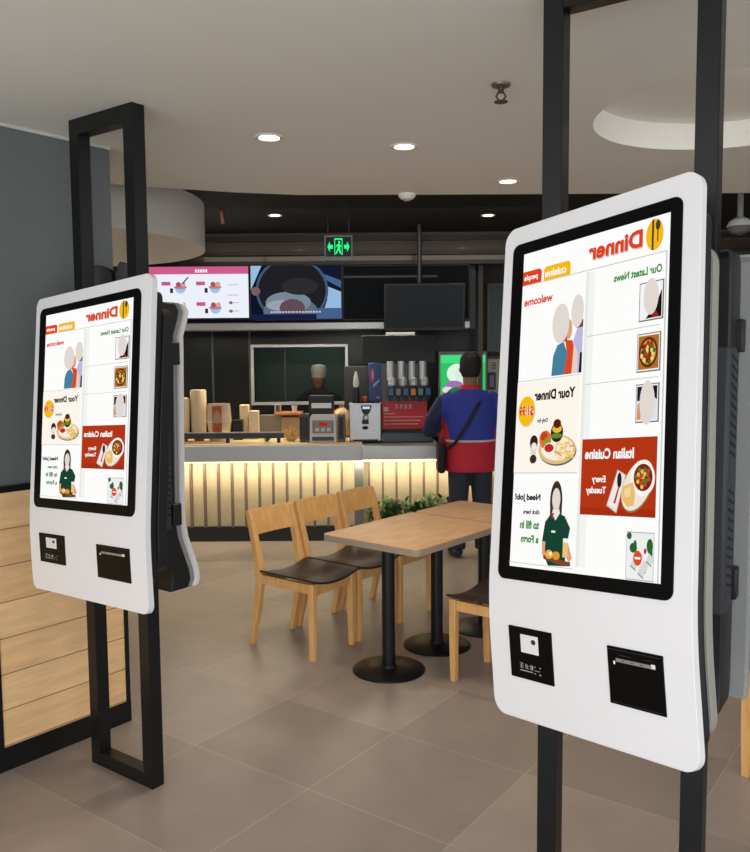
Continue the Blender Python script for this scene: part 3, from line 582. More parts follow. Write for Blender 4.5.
# ------------------------------------------------------------------ chairs & tables
def make_chair(label, group=None):       # faces +y ; origin on the floor
    r = thing('dining_chair', label, 'chair', group=group); hw, hd = .19, .21; t = .034
    def leg(x, back):
        o = MB(); s = 1 if x > 0 else -1
        if not back: pts = [((x, hd - .02, 0), (.015, .016)), ((x, hd - .018, .2), (.018, .019)), ((x, hd - .018, .446), (.02, .02))]
        else: pts = [((x, -hd - .09, 0), (.015, .016)), ((x, -hd - .045, .2), (.018, .02)), ((x, -hd - .012, .4), (.02, .023)), ((x, -hd - .02, .5), (.02, .023)), ((x, -hd - .06, .66), (.018, .02)), ((x, -hd - .1, .805), (.016, .017))]
        vs = []; fs = []
        for (p, (a, b)) in pts: vs += [(p[0] - a, p[1] - b, p[2]), (p[0] + a, p[1] - b, p[2]), (p[0] + a, p[1] + b, p[2]), (p[0] - a, p[1] + b, p[2])]
        for j in range(len(pts) - 1):
            for i in range(4): fs.append((4 * j + i, 4 * j + (i + 1) % 4, 4 * j + 4 + (i + 1) % 4, 4 * j + 4 + i))
        fs += [(3, 2, 1, 0), tuple(4 * (len(pts) - 1) + i for i in range(4))]
        return o.add(vs, fs, WOODC)
    for s in (-1, 1):
        leg(s * (hw - .018), False).build('leg', r, bevel=.003); leg(s * (hw - .018), True).build('leg', r, bevel=.003)
    o = MB(); zc = lambda x: .425 + .03 * (x / hw) ** 2
    # side rails and dished front/back rails
    for s in (-1, 1): o.box(s * (hw - .018) - .012, s * (hw - .018) + .012, -hd, hd - .04, .385, .44, WOODC)
    for y0 in (hd - .03, -hd - .005):
        n = 8; vs = []; fs = []
        for i in range(n + 1):
            x = -hw + .036 + (2 * hw - .072) * i / n; zt_ = zc(x) ; vs += [(x, y0, .375 + .012 * (1 - (x / hw) ** 2) * 0), (x, y0 + .022, .375), (x, y0 + .022, zt_), (x, y0, zt_)]
        for i in range(n):
            for k in range(4): fs.append((4 * i + k, 4 * i + (k + 1) % 4, 4 * i + 4 + (k + 1) % 4, 4 * i + 4 + k))
        fs += [(0, 3, 2, 1), tuple(4 * n + k for k in range(4))]; o.add(vs, fs, WOODC)
    o.build('seat_frame', r, bevel=.002)
    o = MB(); n = 12; mY = 8; vs = []; fs = []
    for top in (1, 0):
        for j in range(mY + 1):
            y = -hd + .004 + (2 * hd + .012) * j / mY
            for i in range(n + 1):
                x = -hw - .004 + (2 * hw + .008) * i / n; e = min(1, min(i, n - i) / 1.5, min(j, mY - j) / 1.0)
                vs.append((x, y, zc(x) + .001 + (.012 + .016 * e if top else 0)))
    N = (n + 1) * (mY + 1)
    for j in range(mY):
        for i in range(n):
            q = j * (n + 1) + i; fs.append((q, q + 1, q + n + 2, q + n + 1)); fs.append((N + q, N + q + n + 1, N + q + n + 2, N + q + 1))
    for i in range(n):
        fs.append((i, N + i, N + i + 1, i + 1)); q = mY * (n + 1) + i; fs.append((q, q + 1, N + q + 1, N + q))
    for j in range(mY):
        q = j * (n + 1); fs.append((q, q + n + 1, N + q + n + 1, N + q)); q += n; fs.append((q, N + q, N + q + n + 1, q + n + 1))
    o.add(vs, fs, LEATH).build('seat_pad', r, smooth=60)
    o = MB(); n = 8; vs = []; fs = []
    for i in range(n + 1):
        x = -hw + .005 + (2 * hw - .01) * i / n; cv = -.018 * (1 - (x / hw) ** 2)
        vs += [(x, -hd - .068 + cv, .665), (x, -hd - .048 + cv, .665), (x, -hd - .09 + cv, .81), (x, -hd - .112 + cv, .81)]
    for i in range(n):
        for k in range(4): fs.append((4 * i + k, 4 * i + (k + 1) % 4, 4 * i + 4 + (k + 1) % 4, 4 * i + 4 + k))
    fs += [(0, 3, 2, 1), tuple(4 * n + k for k in range(4))]; o.add(vs, fs, WOODC).build('backrest', r, bevel=.003)
    return r
ch = make_chair('light wooden chair with dark seat, nearest of the three left of the table', 'light wooden dining chairs')
fa = radians(-38); cpos = Vector((-.405, 4.80, 0)); cdir = Vector((cos(radians(52.5)), sin(radians(52.5)), 0))
ch.location = cpos; ch.rotation_euler = (0, 0, fa - pi / 2)
dup(ch, cpos + cdir * .413, fa - pi / 2, 'light wooden chair with dark seat, middle of the three left of the table')
dup(ch, cpos + cdir * .835, fa - pi / 2, 'light wooden chair with dark seat, farthest of the three, nearest the counter')
dup(ch, Vector((.665, 4.265, 0)), fa + pi / 2, 'light wooden chair with dark seat between table and right kiosk')
dup(ch, Vector((1.752, 3.244, 0)), fa + pi / 2, 'light wooden chair cut off by the right edge of the photo')
TOPW = wood('tabletop_oak', (190, 148, 106), (214, 174, 130), (3, 1.2, 8), .4, 4)
EDGE = mat('taupe_table_edge', (172, 156, 138), .6)
def rtab(c0, wx, wy, rz, peds, label, group):
    r = thing('dining_table', label, 'table', (c0[0], c0[1], 0), rz, group)
    rr = .035; pts = []
    for (sx, sy, a0) in ((1, -1, -pi / 2), (1, 1, 0), (-1, 1, pi / 2), (-1, -1, pi)):
        for i in range(6): a_ = a0 + i * pi / 10; pts.append((sx * (wx / 2 - rr) + rr * cos(a_), sy * (wy / 2 - rr) + rr * sin(a_)))
    MB().poly_prism(pts, .715, .745, EDGE, 'z').build('edge_band', r); MB().poly_prism([(p[0] * .997, p[1] * .997) for p in pts], .745, .75, TOPW, 'z').build('tabletop', r)
    for i, (x, y) in enumerate(peds):
        MB().lathe([(.2, 0), (.2, .006), (.19, .012), (.045, .02), (.04, .03)], BLACK, (x, y, 0), 48).build('base', r)
        MB().lathe([(.036, .02), (.036, .7), (.09, .705), (.09, .715)], BLACK, (x, y, 0), 24).build('column', r)
ta = radians(50.5); td = Vector((cos(ta), sin(ta), 0)); tm = Vector((-.048, 4.247, 0)); tn = ta - pi / 2
c1 = tm + td * .415
rtab(c1, .655, .826, tn, [(-.018, -.215), (-.035, .268)], 'long oak-topped table with black round bases, nearest the camera', 'oak-topped tables pushed together')
c2 = tm + td * (.835 + .26) + Vector((.004, .0, 0))
rtab(c2, .645, .52, tn, [(.01, .03)], 'oak-topped table pushed against the far end of the near table', 'oak-topped tables pushed together')

# ------------------------------------------------------------------ kiosk frames
def frame(p_right, yaw, Wd, s, label):
    # origin at outer front corner of the right post, local -x towards the far post, +y away
    r = thing('kiosk_stand', label, 'frame', (p_right[0], p_right[1], 0), yaw, 'black floor-to-ceiling kiosk frames')
    MB().box(-s, 0, 0, s, 0, CEIL, BLACK).build('post', r, bevel=.002); MB().box(-Wd, -Wd + s, 0, s, 0, CEIL, BLACK).build('post', r, bevel=.002)
    MB().box(-Wd + s, -s, 0, s, CEIL - s * 1.1, CEIL, BLACK).build('top_rail', r, bevel=.002); MB().box(-Wd + s, -s, 0, s, 0, s, BLACK).build('bottom_rail', r, bevel=.002)
    return r
frame((-.896, 3.153), -.63, .40, .058, 'black steel frame from floor to ceiling carrying the left kiosks')
frame((.8196, 2.0), -.5878, .443, .0546, 'black steel frame from floor to ceiling carrying the right kiosks')

# ------------------------------------------------------------------ kiosks
def slab(mb, prof, s0, s1, u0, u1, y0, y1, rad, m, n=7, extra=()):
    ss = set([round(s0 + rad * (1 - cos(i * pi / 2 / n)), 5) for i in range(n + 1)] + [round(s1 - rad * (1 - cos(i * pi / 2 / n)), 5) for i in range(n + 1)])
    for i in range(-6, 7):
        q = i * .02
        if s0 + rad < q < s1 - rad: ss.add(round(q, 5))
    for q in extra: ss.add(q)
    ss = sorted(ss); vs = []; fs = []
    for q in ss:
        ins = 0
        for d in (q - s0, s1 - q):
            if d < rad: ins = max(ins, rad - sqrt(max(0, rad * rad - (rad - d) ** 2)))
        y, z = prof(q); vs += [(u0 + ins, y + y0, z), (u1 - ins, y + y0, z), (u1 - ins, y + y1, z), (u0 + ins, y + y1, z)]
    for j in range(len(ss) - 1):
        for i in range(4): fs.append((4 * j + i, 4 * j + (i + 1) % 4, 4 * j + 4 + (i + 1) % 4, 4 * j + 4 + i))
    fs += [(0, 3, 2, 1), tuple(4 * (len(ss) - 1) + i for i in range(4))]
    return mb.add(vs, fs, m)
def mkprof(ti, sm=.09):
    def p(s):
        if s >= sm: return (0, s)
        if s <= -sm: return (-s * sin(ti), s * cos(ti))
        t_ = (sm - s) / (2 * sm)        # quadratic blend
        P0 = Vector((0, sm)); P1 = Vector((0, 0)); P2 = Vector((sm * sin(ti), -sm * cos(ti))); q = P0 * (1 - t_) ** 2 + P1 * 2 * t_ * (1 - t_) + P2 * t_ * t_
        return (q.x, q.y)
    return p

def artwork(fn):
    g = GFX(fn); E = emi
    WT = E((253, 253, 252)); OR = E((222, 66, 30)); YE = E((246, 186, 20)); GN = E((40, 140, 44)); LG = E((200, 200, 196)); BK = E((20, 18, 20)); CR_ = E((253, 246, 234)); OV = E((226, 216, 210)); SK = E((224, 160, 120))
    g.rect(0, 0, 1, 1, WT)
    g.rect(.478, .02, .5, .893, E((232, 234, 228))); g.rect(.5, .02, .54, .893, E((242, 244, 240))); g.rect(.98, .0, .988, .9, LG); g.rect(0, .897, .98, .9, LG)
    # header
    g.ell(.91, .951, .052, .043, YE); g.rect(.893, .91, .905, .993, E((70, 64, 50))); g.rect(.925, .93, .932, .985, E((70, 64, 50))); g.ell(.9285, .975, .014, .014, E((70, 64, 50)))
    g.text('Dinner', .492, .922, .842, .972, LG, bold=.04); g.text('Dinner', .487, .926, .838, .976, OR, bold=.04)
    for (a, b, m, tx) in ((0, .148, OR, 'people'), (.165, .364, YE, 'cuisine')):
        g.poly([(a, .9), (b, .9), (b, .934), (b - .015, .943), (a + .015, .943), (a, .934)] if a else [(a, .9), (b, .9), (b, .934), (b - .015, .943), (a, .943)], m); g.text(tx, a + .01, .909, b - .03, .932, WT, bold=.03)
    g.text('Our Latest News', .665, .845, .96, .868, GN, bold=.035); g.text('welcome', .02, .832, .242, .858, OR, bold=.035)
    # couple
    g.poly([(.255, .6), (.36, .6), (.37, .66), (.335, .70), (.29, .692), (.262, .66)], E((70, 128, 156))); g.poly([(.345, .6), (.43, .6), (.42, .66), (.40, .70), (.345, .705), (.365, .66)], E((214, 74, 40)))
    g.poly([(.42, .6), (.47, .6), (.47, .735), (.43, .735), (.405, .70)], E((190, 184, 224))); g.poly([(.40, .6), (.44, .6), (.44, .66), (.41, .69)], E((232, 206, 190))); g.poly([(.45, .6), (.47, .6), (.47, .66), (.455, .66)], E((30, 30, 34)))
    g.poly([(.30, .70), (.36, .70), (.37, .74), (.31, .72)], E((170, 84, 50))); g.ell(.372, .735, .022, .03, SK); g.poly([(.42, .735), (.47, .76), (.47, .735)], E((120, 60, 40)))
    g.ell(.31, .757, .062, .06, OV); g.ell(.427, .785, .044, .049, OV)
    for y in (.703, .562): g.rect(.5, y - .0012, .957, y + .0012, LG)
    # three small photographs
    for (a, b, c, d) in ((.834, .722, .967, .822), (.83, .582, .958, .682), (.832, .443, .957, .543)):
        g.rect(a - .004, b - .004, c + .008, d + .003, E((120, 118, 120))); g.rect(a, b, c, d, E((244, 244, 244)))
    g.poly([(.87, .725), (.963, .725), (.963, .80), (.93, .76)], E((24, 20, 22))); g.poly([(.90, .725), (.95, .725), (.93, .745)], E((150, 40, 30))); g.ell(.9, .784, .044, .05, OV)
    g.rect(.834, .586, .954, .678, E((176, 110, 40))); g.ell(.893, .632, .055, .042, E((96, 44, 20))); g.ell(.893, .632, .045, .034, E((206, 150, 60)))
    for i in range(26):
        a_ = i * 2.4; q = sqrt((i + .5) / 26) * 1.1; g.ell(.893 + .036 * q * cos(a_), .632 + .027 * q * sin(a_), .009, .0065, E(((176, 40, 24), (60, 110, 40), (240, 210, 120), (120, 40, 30))[(i * 7 // 3) % 4]))
    g.rect(.836, .447, .953, .539, E((214, 226, 238))); g.poly([(.836, .5), (.87, .5), (.87, .539), (.836, .539)], E((40, 34, 36))); g.poly([(.836, .447), (.86, .447), (.86, .5), (.84, .49)], E((214, 150, 100))); g.poly([(.92, .515), (.953, .5), (.953, .539), (.92, .539)], E((30, 26, 30))); g.ell(.896, .494, .044, .061, OV)
    # your dinner
    g.rect(.0, .303, .468, .59, CR_); g.rect(0, .593, .468, .5955, LG); g.rect(0, .30, .468, .303, LG)
    g.text('Your Dinner', .137, .528, .436, .56, BK, bold=.045); g.ell(.082, .495, .066, .048, E((214, 208, 196))); g.ell(.08, .498, .064, .047, YE)
    g.text('$1.99', .024, .479, .133, .514, WT, bold=.07); g.text('$1.99', .024, .479, .133, .514, E((206, 30, 60)), bold=.03); g.text('Only for', .163, .455, .248, .472, BK, bold=.035)
    g.ell(.325, .368, .135, .045, E((90, 96, 110))); g.ell(.32, .373, .135, .045, E((222, 190, 130))); g.ell(.32, .376, .115, .037, E((248, 236, 214)))
    for i in range(46):
        a_ = random.uniform(0, pi * 2); q = random.uniform(.2, 1); x = .35 + .065 * q * cos(a_); y = .366 + .03 * q * sin(a_); b_ = random.uniform(-1, 1.4); g.poly([(x, y), (x + .04 * cos(b_), y + .02 * sin(b_)), (x + .04 * cos(b_) + .004, y + .02 * sin(b_) + .006), (x + .004, y + .006)], E(((232, 196, 120), (246, 218, 150), (214, 170, 90))[i % 3]))
    g.ell(.235, .405, .045, .028, E((214, 120, 50))); g.ell(.225, .415, .028, .014, E((206, 60, 30))); g.ell(.25, .40, .02, .012, E((120, 160, 50)))
    g.ell(.318, .425, .045, .03, E((66, 32, 16))); g.ell(.318, .436, .034, .012, E((230, 190, 60))); g.ell(.318, .452, .028, .014, E((90, 30, 20))); g.ell(.316, .415, .04, .008, E((90, 140, 50)))
    g.ell(.265, .37, .042, .024, E((244, 240, 232))); g.ell(.265, .378, .034, .013, E((190, 44, 36)))
    g.poly([(.12, .385), (.178, .385), (.165, .355), (.135, .355)], E((226, 214, 200))); g.ell(.15, .398, .03, .022, E((60, 30, 24))); g.ell(.152, .385, .02, .012, E((240, 232, 224))); g.ell(.15, .345, .026, .014, E((70, 44, 34)))
    # red panel
    g.rect(.5, .178, .965, .40, E((178, 54, 22))); g.rect(.5, .178, .965, .2, E((166, 46, 18)))
    g.text('Italian Cuisine', .521, .341, .83, .372, WT, bold=.035); g.text('Every', .572, .268, .66, .293, WT, bold=.03); g.text('Tuesday', .536, .235, .665, .261, WT, bold=.03)
    g.ell(.855, .262, .1, .062, E((150, 120, 90)), rot=.5); g.ell(.855, .266, .1, .06, E((240, 228, 210)), rot=.5)
    g.ell(.885, .286, .072, .05, E((250, 246, 238))); g.ell(.888, .288, .055, .038, E((130, 34, 20)))
    for i in range(18): g.ell(.888 + .042 * cos(i * 2.4) * sqrt(i / 18), .288 + .029 * sin(i * 2.4) * sqrt(i / 18), .009, .006, E(((226, 190, 90), (200, 70, 40), (90, 120, 50))[i % 3]))
    g.poly([(.765, .262), (.83, .275), (.845, .245), (.84, .21), (.80, .205), (.77, .225)], E((232, 190, 110))); g.poly([(.775, .255), (.82, .262), (.815, .235), (.785, .232)], E((246, 214, 150)))
    g.poly([(.672, .207), (.735, .186), (.787, .295), (.735, .31)], E((214, 206, 198))); g.poly([(.68, .21), (.732, .193), (.78, .293), (.738, .305)], E((238, 234, 230))); g.poly([(.715, .215), (.727, .213), (.75, .26), (.742, .262)], E((196, 40, 40))); g.ell(.748, .28, .014, .022, E((40, 36, 36)))
    # job advert
    g.text('Need Job?', .024, .209, .22, .236, BK, bold=.045); g.text('click here', .095, .171, .219, .186, BK, bold=.035); g.text('to fill in', .073, .124, .219, .151, GN, bold=.045); g.text('a Form', .085, .08, .219, .105, GN, bold=.045)
    g.rect(0, .012, .468, .0145, LG)
    g.ell(.335, .215, .044, .062, E((66, 46, 36))); g.rect(.294, .15, .31, .215, E((66, 46, 36))); g.rect(.36, .15, .378, .215, E((66, 46, 36))); g.poly([(.315, .17), (.36, .17), (.36, .205), (.315, .205)], SK)
    g.poly([(.27, .04), (.295, .015), (.41, .018), (.425, .09), (.44, .135), (.40, .17), (.355, .178), (.30, .174), (.262, .15), (.245, .09), (.268, .088)], E((24, 66, 50))); g.poly([(.31, .178), (.335, .155), (.365, .178), (.36, .19), (.315, .19)], E((236, 230, 226))); g.poly([(.305, .178), (.312, .16), (.326, .178)], E((196, 40, 50)))
    g.poly([(.243, .09), (.266, .088), (.272, .045), (.25, .045)], SK); g.poly([(.40, .09), (.43, .09), (.46, .045), (.44, .03), (.415, .05)], SK)
    g.poly([(.255, .046), (.45, .032), (.45, .02), (.40, .018), (.262, .034)], E((120, 74, 46))); g.ell(.30, .05, .028, .014, E((236, 170, 70))); g.ell(.35, .048, .026, .013, E((226, 150, 50))); g.ell(.31, .052, .012, .006, E((250, 240, 220))); g.rect(.395, .045, .43, .10, E((232, 196, 130))); g.rect(.395, .09, .43, .103, E((244, 240, 230)))
    g.rect(.31, .118, .338, .124, WT); g.ell(.336, .221, .029, .034, OV)
    # bottom right photo
    g.rect(.803, .002, .965, .137, E((176, 178, 178))); g.rect(.806, .005, .962, .134, E((238, 239, 239)))
    for (x, y, a, b) in ((.82, .125, .014, .01), (.845, .092, .022, .014), (.94, .10, .018, .02), (.945, .08, .012, .02), (.855, .1, .01, .014)): g.ell(x, y, a, b, E((40, 100, 44)))
    for (x, y) in ((.83, .04), (.86, .06), (.89, .035), (.92, .055), (.875, .02)): g.poly([(x, y), (x + .03, y - .012), (x + .045, y + .012), (x + .016, y + .026)], E((214, 216, 214))); g.poly([(x, y), (x + .03, y - .012), (x + .033, y - .009), (x + .003, y + .004)], E((140, 144, 144)))
    g.ell(.872, .064, .025, .021, E((222, 74, 36))); g.rect(.856, .061, .888, .067, WT); g.ell(.915, .085, .008, .008, E((190, 50, 60)))
    return g.mb

_art = {}
def kiosk(name, t_, R_, s, label, rear, T=.032):
    (Wd, Hu, bl, br, bt, bb, dl, dr, dt, db, Hl, ti, pl, pr, pt, pb, ql, qr, qt, qb) = s
    r = thing(name, label, 'kiosk'); M = R_.to_4x4(); M.translation = Vector(t_); r.matrix_world = M
    prof = mkprof(ti); sc = Wd / .6; Wr = Wd - .014 * sc
    slab(MB(), prof, -Hl, Hu, 0, Wr, 0, T, .04 * (Hl + Hu) / 1.28, WHITE).build('front_shell', r, bevel=.007)
    # low body pieces behind the shell
    (ins, d1, d2, top, bot, matb, mat2) = rear
    slab(MB(), prof, -Hl + bot, Hu - top * .5, ins, Wr - ins * .6, T, d1, .03, matb).build('side_housing', r, bevel=.003)
    slab(MB(), prof, -Hl + bot * 1.3, Hu - top, ins, Wr - ins * .3, d1, d2, .05, mat2).build('rear_cover', r, bevel=.006)
    up = mkprof(0)
    b = MB(); slab(b, up, bb, bt, bl, br, -.003, .002, .022 * sc, BEZEL); bz = b.build('screen_bezel', r, bevel=.001)
    fn = lambda U, V, k: Vector((dl + U * (dr - dl), -.0034 - .000018 * k, db + (V - .058 * V * (1 - V)) * (dt - db)))
    d_ = raw('display', artwork(fn), r)
    lowM = Matrix(((1, 0, 0, 0), (0, cos(ti), -sin(ti) * 1, 0), (0, sin(ti), cos(ti), 0), (0, 0, 0, 1)))   # tilt about the bend line
    def low(u, y, v): return Vector((u, v * sin(ti) + y * cos(ti), -v * cos(ti) + y * sin(ti)))
    # payment reader
    def plate(nm, a, b_, c_, d, depth=.003):
        mb = MB(); z0 = .0; vs = [low(u, y, v) for y in (-depth, .004) for (u, v) in ((a, d), (b_, d), (b_, c_), (a, c_))]
        return mb.add(vs, [(0, 1, 2, 3), (7, 6, 5, 4), (0, 4, 5, 1), (1, 5, 6, 2), (2, 6, 7, 3), (3, 7, 4, 0)], BEZEL).build(nm, r, bevel=.001)
    pp = plate('payment_reader', pl, pr, pt, pb); g = GFX(lambda U, V, k: low(pl + U * (pr - pl), -.0032 - .0003 * k, pb + V * (pt - pb)))
    WP = mat('white_print', (232, 232, 232), .5)
    g.rect(.285, .52, .70, .872, WP); g.ell(.588, .753, .052, .05, BLACKP); g.ell(.588, .753, .03, .028, DSTEEL)
    for (a, b_, c_, d) in ((.237, .30, .33, .312), (.25, .26, .32, .272), (.25, .22, .33, .232), (.28, .23, .30, .30), (.38, .22, .395, .31), (.40, .22, .46, .232), (.40, .27, .46, .282), (.42, .22, .435, .31), (.50, .22, .512, .31), (.53, .22, .57, .31), (.26, .17, .56, .19), (.60, .285, .63, .305), (.73, .285, .76, .31), (.60, .16, .64, .18), (.72, .155, .76, .18), (.62, .225, .74, .237)): g.rect(a, b_, c_, d, mat('grey_print', (160, 162, 164), .5))
    raw('reader_marking', g.mb, pp)
    qq = plate('receipt_slot', ql, qr, qt, qb); g = GFX(lambda U, V, k: low(ql + U * (qr - ql), -.0032 - .0003 * k, qb + V * (qt - qb)))
    SM = mat('slot_silver', (170, 172, 174), .3, .6)
    g.rect(.16, .75, .875, .812, SM) ; g.rect(.8, .76, .87, .83, WP); g.rect(.115, .70, .15, .76, WP); g.rect(.22, .87, .45, .88, DSTEEL); g.rect(.68, .875, .85, .885, DSTEEL); g.rect(.02, .955, .98, .965, DSTEEL); g.rect(.04, .045, .96, .052, DSTEEL)
    for u in (.28, .45, .62): g.rect(u, .775, u + .04, .79, BLACKP)
    raw('slot_bar', g.mb, qq)
    return r
def eul(a, b, c): return (Matrix.Rotation(c, 3, 'Z') @ Matrix.Rotation(b, 3, 'Y') @ Matrix.Rotation(a, 3, 'X'))
SR = [0.6015, 0.9883, 0.0342, 0.5443, 0.9387, 0.0596, 0.0757, 0.5154, 0.9064, 0.0931, 0.2887, 0.1583, 0.0711, 0.2114, 0.0555, 0.183, 0.3751, 0.5176, 0.0567, 0.1843]
SLp = [0.8001, 0.8556, 0.0365, 0.7248, 0.8134, 0.0646, 0.0879, 0.6829, 0.7853, 0.1003, 0.2472, 0.1044, 0.0789, 0.267, 0.03, 0.1374, 0.4864, 0.6916, 0.0406, 0.1543]
def scl(s, k): return [v * k if i != 11 else v for i, v in enumerate(s)]
def tsc(t_, k): return EYE + (Vector(t_) - EYE) * k
KR = .97; KL = 1.0
LG_ = mat('warm_grey_cover', (150, 148, 140), .45, 0, .03, 4)
kr = kiosk('ordering_kiosk', tsc((.29, 2.1, 1.0765), KR), eul(-.1706, -.1082, -.9329), scl(SR, KR), 'large white self-ordering kiosk with lit menu screen, at right, nearest', (.02, .06, .082, .14, .045, BLACKP, LG_), .02)
kl = kiosk('ordering_kiosk', tsc((-1.3207, 3.0997, 1.0906), KL), eul(-.1082, -.0611, -.7242), scl(SLp, KL), 'white self-ordering kiosk with lit menu screen, at left, facing out', (.03, .055, .09, .10, .10, BLACKP, BLACKP), .022)

def arms(k, pr, yaw, Wd, s, d2, ulist):
    u = Vector((cos(yaw), sin(yaw), 0)); n = Vector((-sin(yaw), cos(yaw), 0)); bpy.context.view_layer.update(); inv = k.matrix_world.inverted(); A = Vector((pr[0], pr[1], 0))
    for (off, ut) in ((s / 2, ulist[1]), (Wd - s / 2, ulist[0])):
        for z in (1.3, 1.6):
            q = inv @ (A - u * off + n * .001 + Vector((0, 0, z))); MB().tube([q, (ut, d2 - .005, q.z)], .016, BLACK, 8).build('mounting_arm', k)
arms(kr, (.8196, 2.0), -.5878, .443, .0546, .09, (.06, .42))
arms(kl, (-.896, 3.153), -.63, .40, .058, .09, (.12, .5))
# rear kiosks, seen from behind / the side ------------------------------------
def rear_kiosk(p, yaw, Wd, z0, z1, side, label, prof, shellm, hd, over=0.0):
    """origin at the near rear edge; local +y is the way it faces (away from the camera), local -x along its width"""
    r = thing('rear_kiosk', label, 'kiosk', (p[0], p[1], 0), yaw)
    # prof: list of (z, y) of the shell front line
    def lay(name, dy0, dy1, u0, u1, m, bev=.004, zlo=None, zhi=None, ylo=None):
        pts = [q for q in prof if (zlo is None or q[0] >= zlo) and (zhi is None or q[0] <= zhi)]
        vs = []; fs = []
        for z, y in pts: vs += [(u0, (ylo if ylo is not None else y + dy0), z), (u1, (ylo if ylo is not None else y + dy0), z), (u1, y + dy1, z), (u0, y + dy1, z)]
        for j in range(len(pts) - 1):
            for i in range(4): fs.append((4 * j + i, 4 * j + (i + 1) % 4, 4 * j + 4 + (i + 1) % 4, 4 * j + 4 + i))
        fs += [(0, 3, 2, 1), tuple(4 * (len(pts) - 1) + i for i in range(4))]
        return MB().add(vs, fs, m).build(name, r, bevel=bev)
    lay('front_shell', -.03, 0, -Wd, .004 if over == 0 else .0, shellm, .01)
    lay('shell_gasket', -.05, -.03, -Wd + .01, -.002 - over, GREYS if shellm is WHITE else DSTEEL, .003)
    lay('back_panel', -hd + .02, -.05, -Wd + .01, -.001 - over, BLACKP, .006)
    zb, zt_ = z0 + .22 * (z1 - z0), z1 - .2 * (z1 - z0)
    hs = MB().box(-Wd + .04, .004 - over, -hd, -.08, zb, zt_, mat('charcoal_housing', (56, 60, 66), .5)).build('side_housing', r, bevel=.01)
    for blk in (0, 1):
        v = MB()
        for i in range(11):
            zc_ = zb + (zt_ - zb) * (.08 + .5 * blk) + i * .026
            e0, e1 = .003 - over, .0055 - over
            v.add([(e, y_, z_) for e in (e0, e1) for (y_, z_) in ((-.09, zc_), (-hd + .03, zc_ + .02), (-hd + .03, zc_ + .028), (-.09, zc_ + .008))], [(0, 1, 2, 3), (7, 6, 5, 4), (0, 4, 5, 1), (1, 5, 6, 2), (2, 6, 7, 3), (3, 7, 4, 0)], mat('vent_black', (10, 11, 13), .7))
        v.build('vent_grille', hs)
    for zz_ in (zt_ + .03, z0 + .27 * (z1 - z0)):
        yy = min(prof, key=lambda q: abs(q[0] - zz_))[1]
        MB().box(-.01 - over, .014 - over, yy - .075, yy - .03, zz_ - .045, zz_ + .045, BLACKP).build('hinge', r, bevel=.004)
    MB().box(-Wd * .7, -.1, -hd - .012, -hd, (z0 + z1) / 2 - .2, (z0 + z1) / 2 + .2, BLACKP).build('mounting_bracket', r, bevel=.004)
    return r
yk = -.63
nL = Vector((-sin(yk), cos(yk), 0)); uL = Vector((cos(yk), sin(yk), 0)); PR = Vector((-.896, 3.153, 0))
o_l = PR + uL * -.02 + nL * .235
pL = [(.765, .045), (.80, .06), (.84, .052), (.90, .03), (.98, .0), (1.05, -.012), (1.2, -.012), (1.4, -.008), (1.6, -.004), (1.74, .0), (1.80, .0), (1.86, .022), (1.90, .034), (1.925, .02), (1.935, .0)]
rear_kiosk(o_l, yk, .56, .765, 1.935, 0, 'kiosk with black vented back and white front edge behind the left kiosk', pL, WHITE, .165)
# dark upper covers seen through the left frame
q = thing('kiosk_top_cover', 'pair of black tapered covers above the left kiosk, seen through its frame', 'cover', (W(84.5, 300, 3.55).x, 3.55, W(84.5, 300, 3.55).z))
B0 = Vector(q.location)
def pz(x, y): p_ = W(x, y, 3.55) - B0; return (p_.x, p_.z)
MB().poly_prism([pz(86, 292), pz(86, 264.5), pz(103, 266), pz(108.5, 269), pz(111, 274), pz(112.5, 292)], 0, .09, BLACKP).build('left_cover', q, bevel=.004)
MB().poly_prism([pz(113, 292), pz(113, 273), pz(117, 262), pz(119, 261), pz(136, 265), pz(140, 292)], .02, .11, BLACKP).build('right_cover', q, bevel=.004)
MB().poly_prism([pz(84.5, 292), pz(84.5, 265), pz(86, 264.5), pz(86, 292)], -.01, .08, WHITE).build('white_edge', q)
MB().box(.0, .24, .11, .13, .05, .08, BLACK).build('crossbar', q)
xq = W(136, 262, 3.68).x - B0.x
MB().tube([(xq, .13, .03), (xq, .13, CEIL - B0.z)], .012, BLACK, 10).build('suspension_rod', q)
# right rear kiosk
yk2 = -.5878; o_r = (1.08, 2.32)
pR = [(.72, -.02), (.76, .0), (.85, .0), (1.05, .0), (1.3, .0), (1.6, .0), (1.8, .0), (1.9, .0), (1.96, -.01), (1.98, -.03)]
rear_kiosk(o_r, yk2, .5, .72, 1.98, 0, 'kiosk with dark back and grey front edge behind the large right kiosk', pR, GREYS, .19, .045)

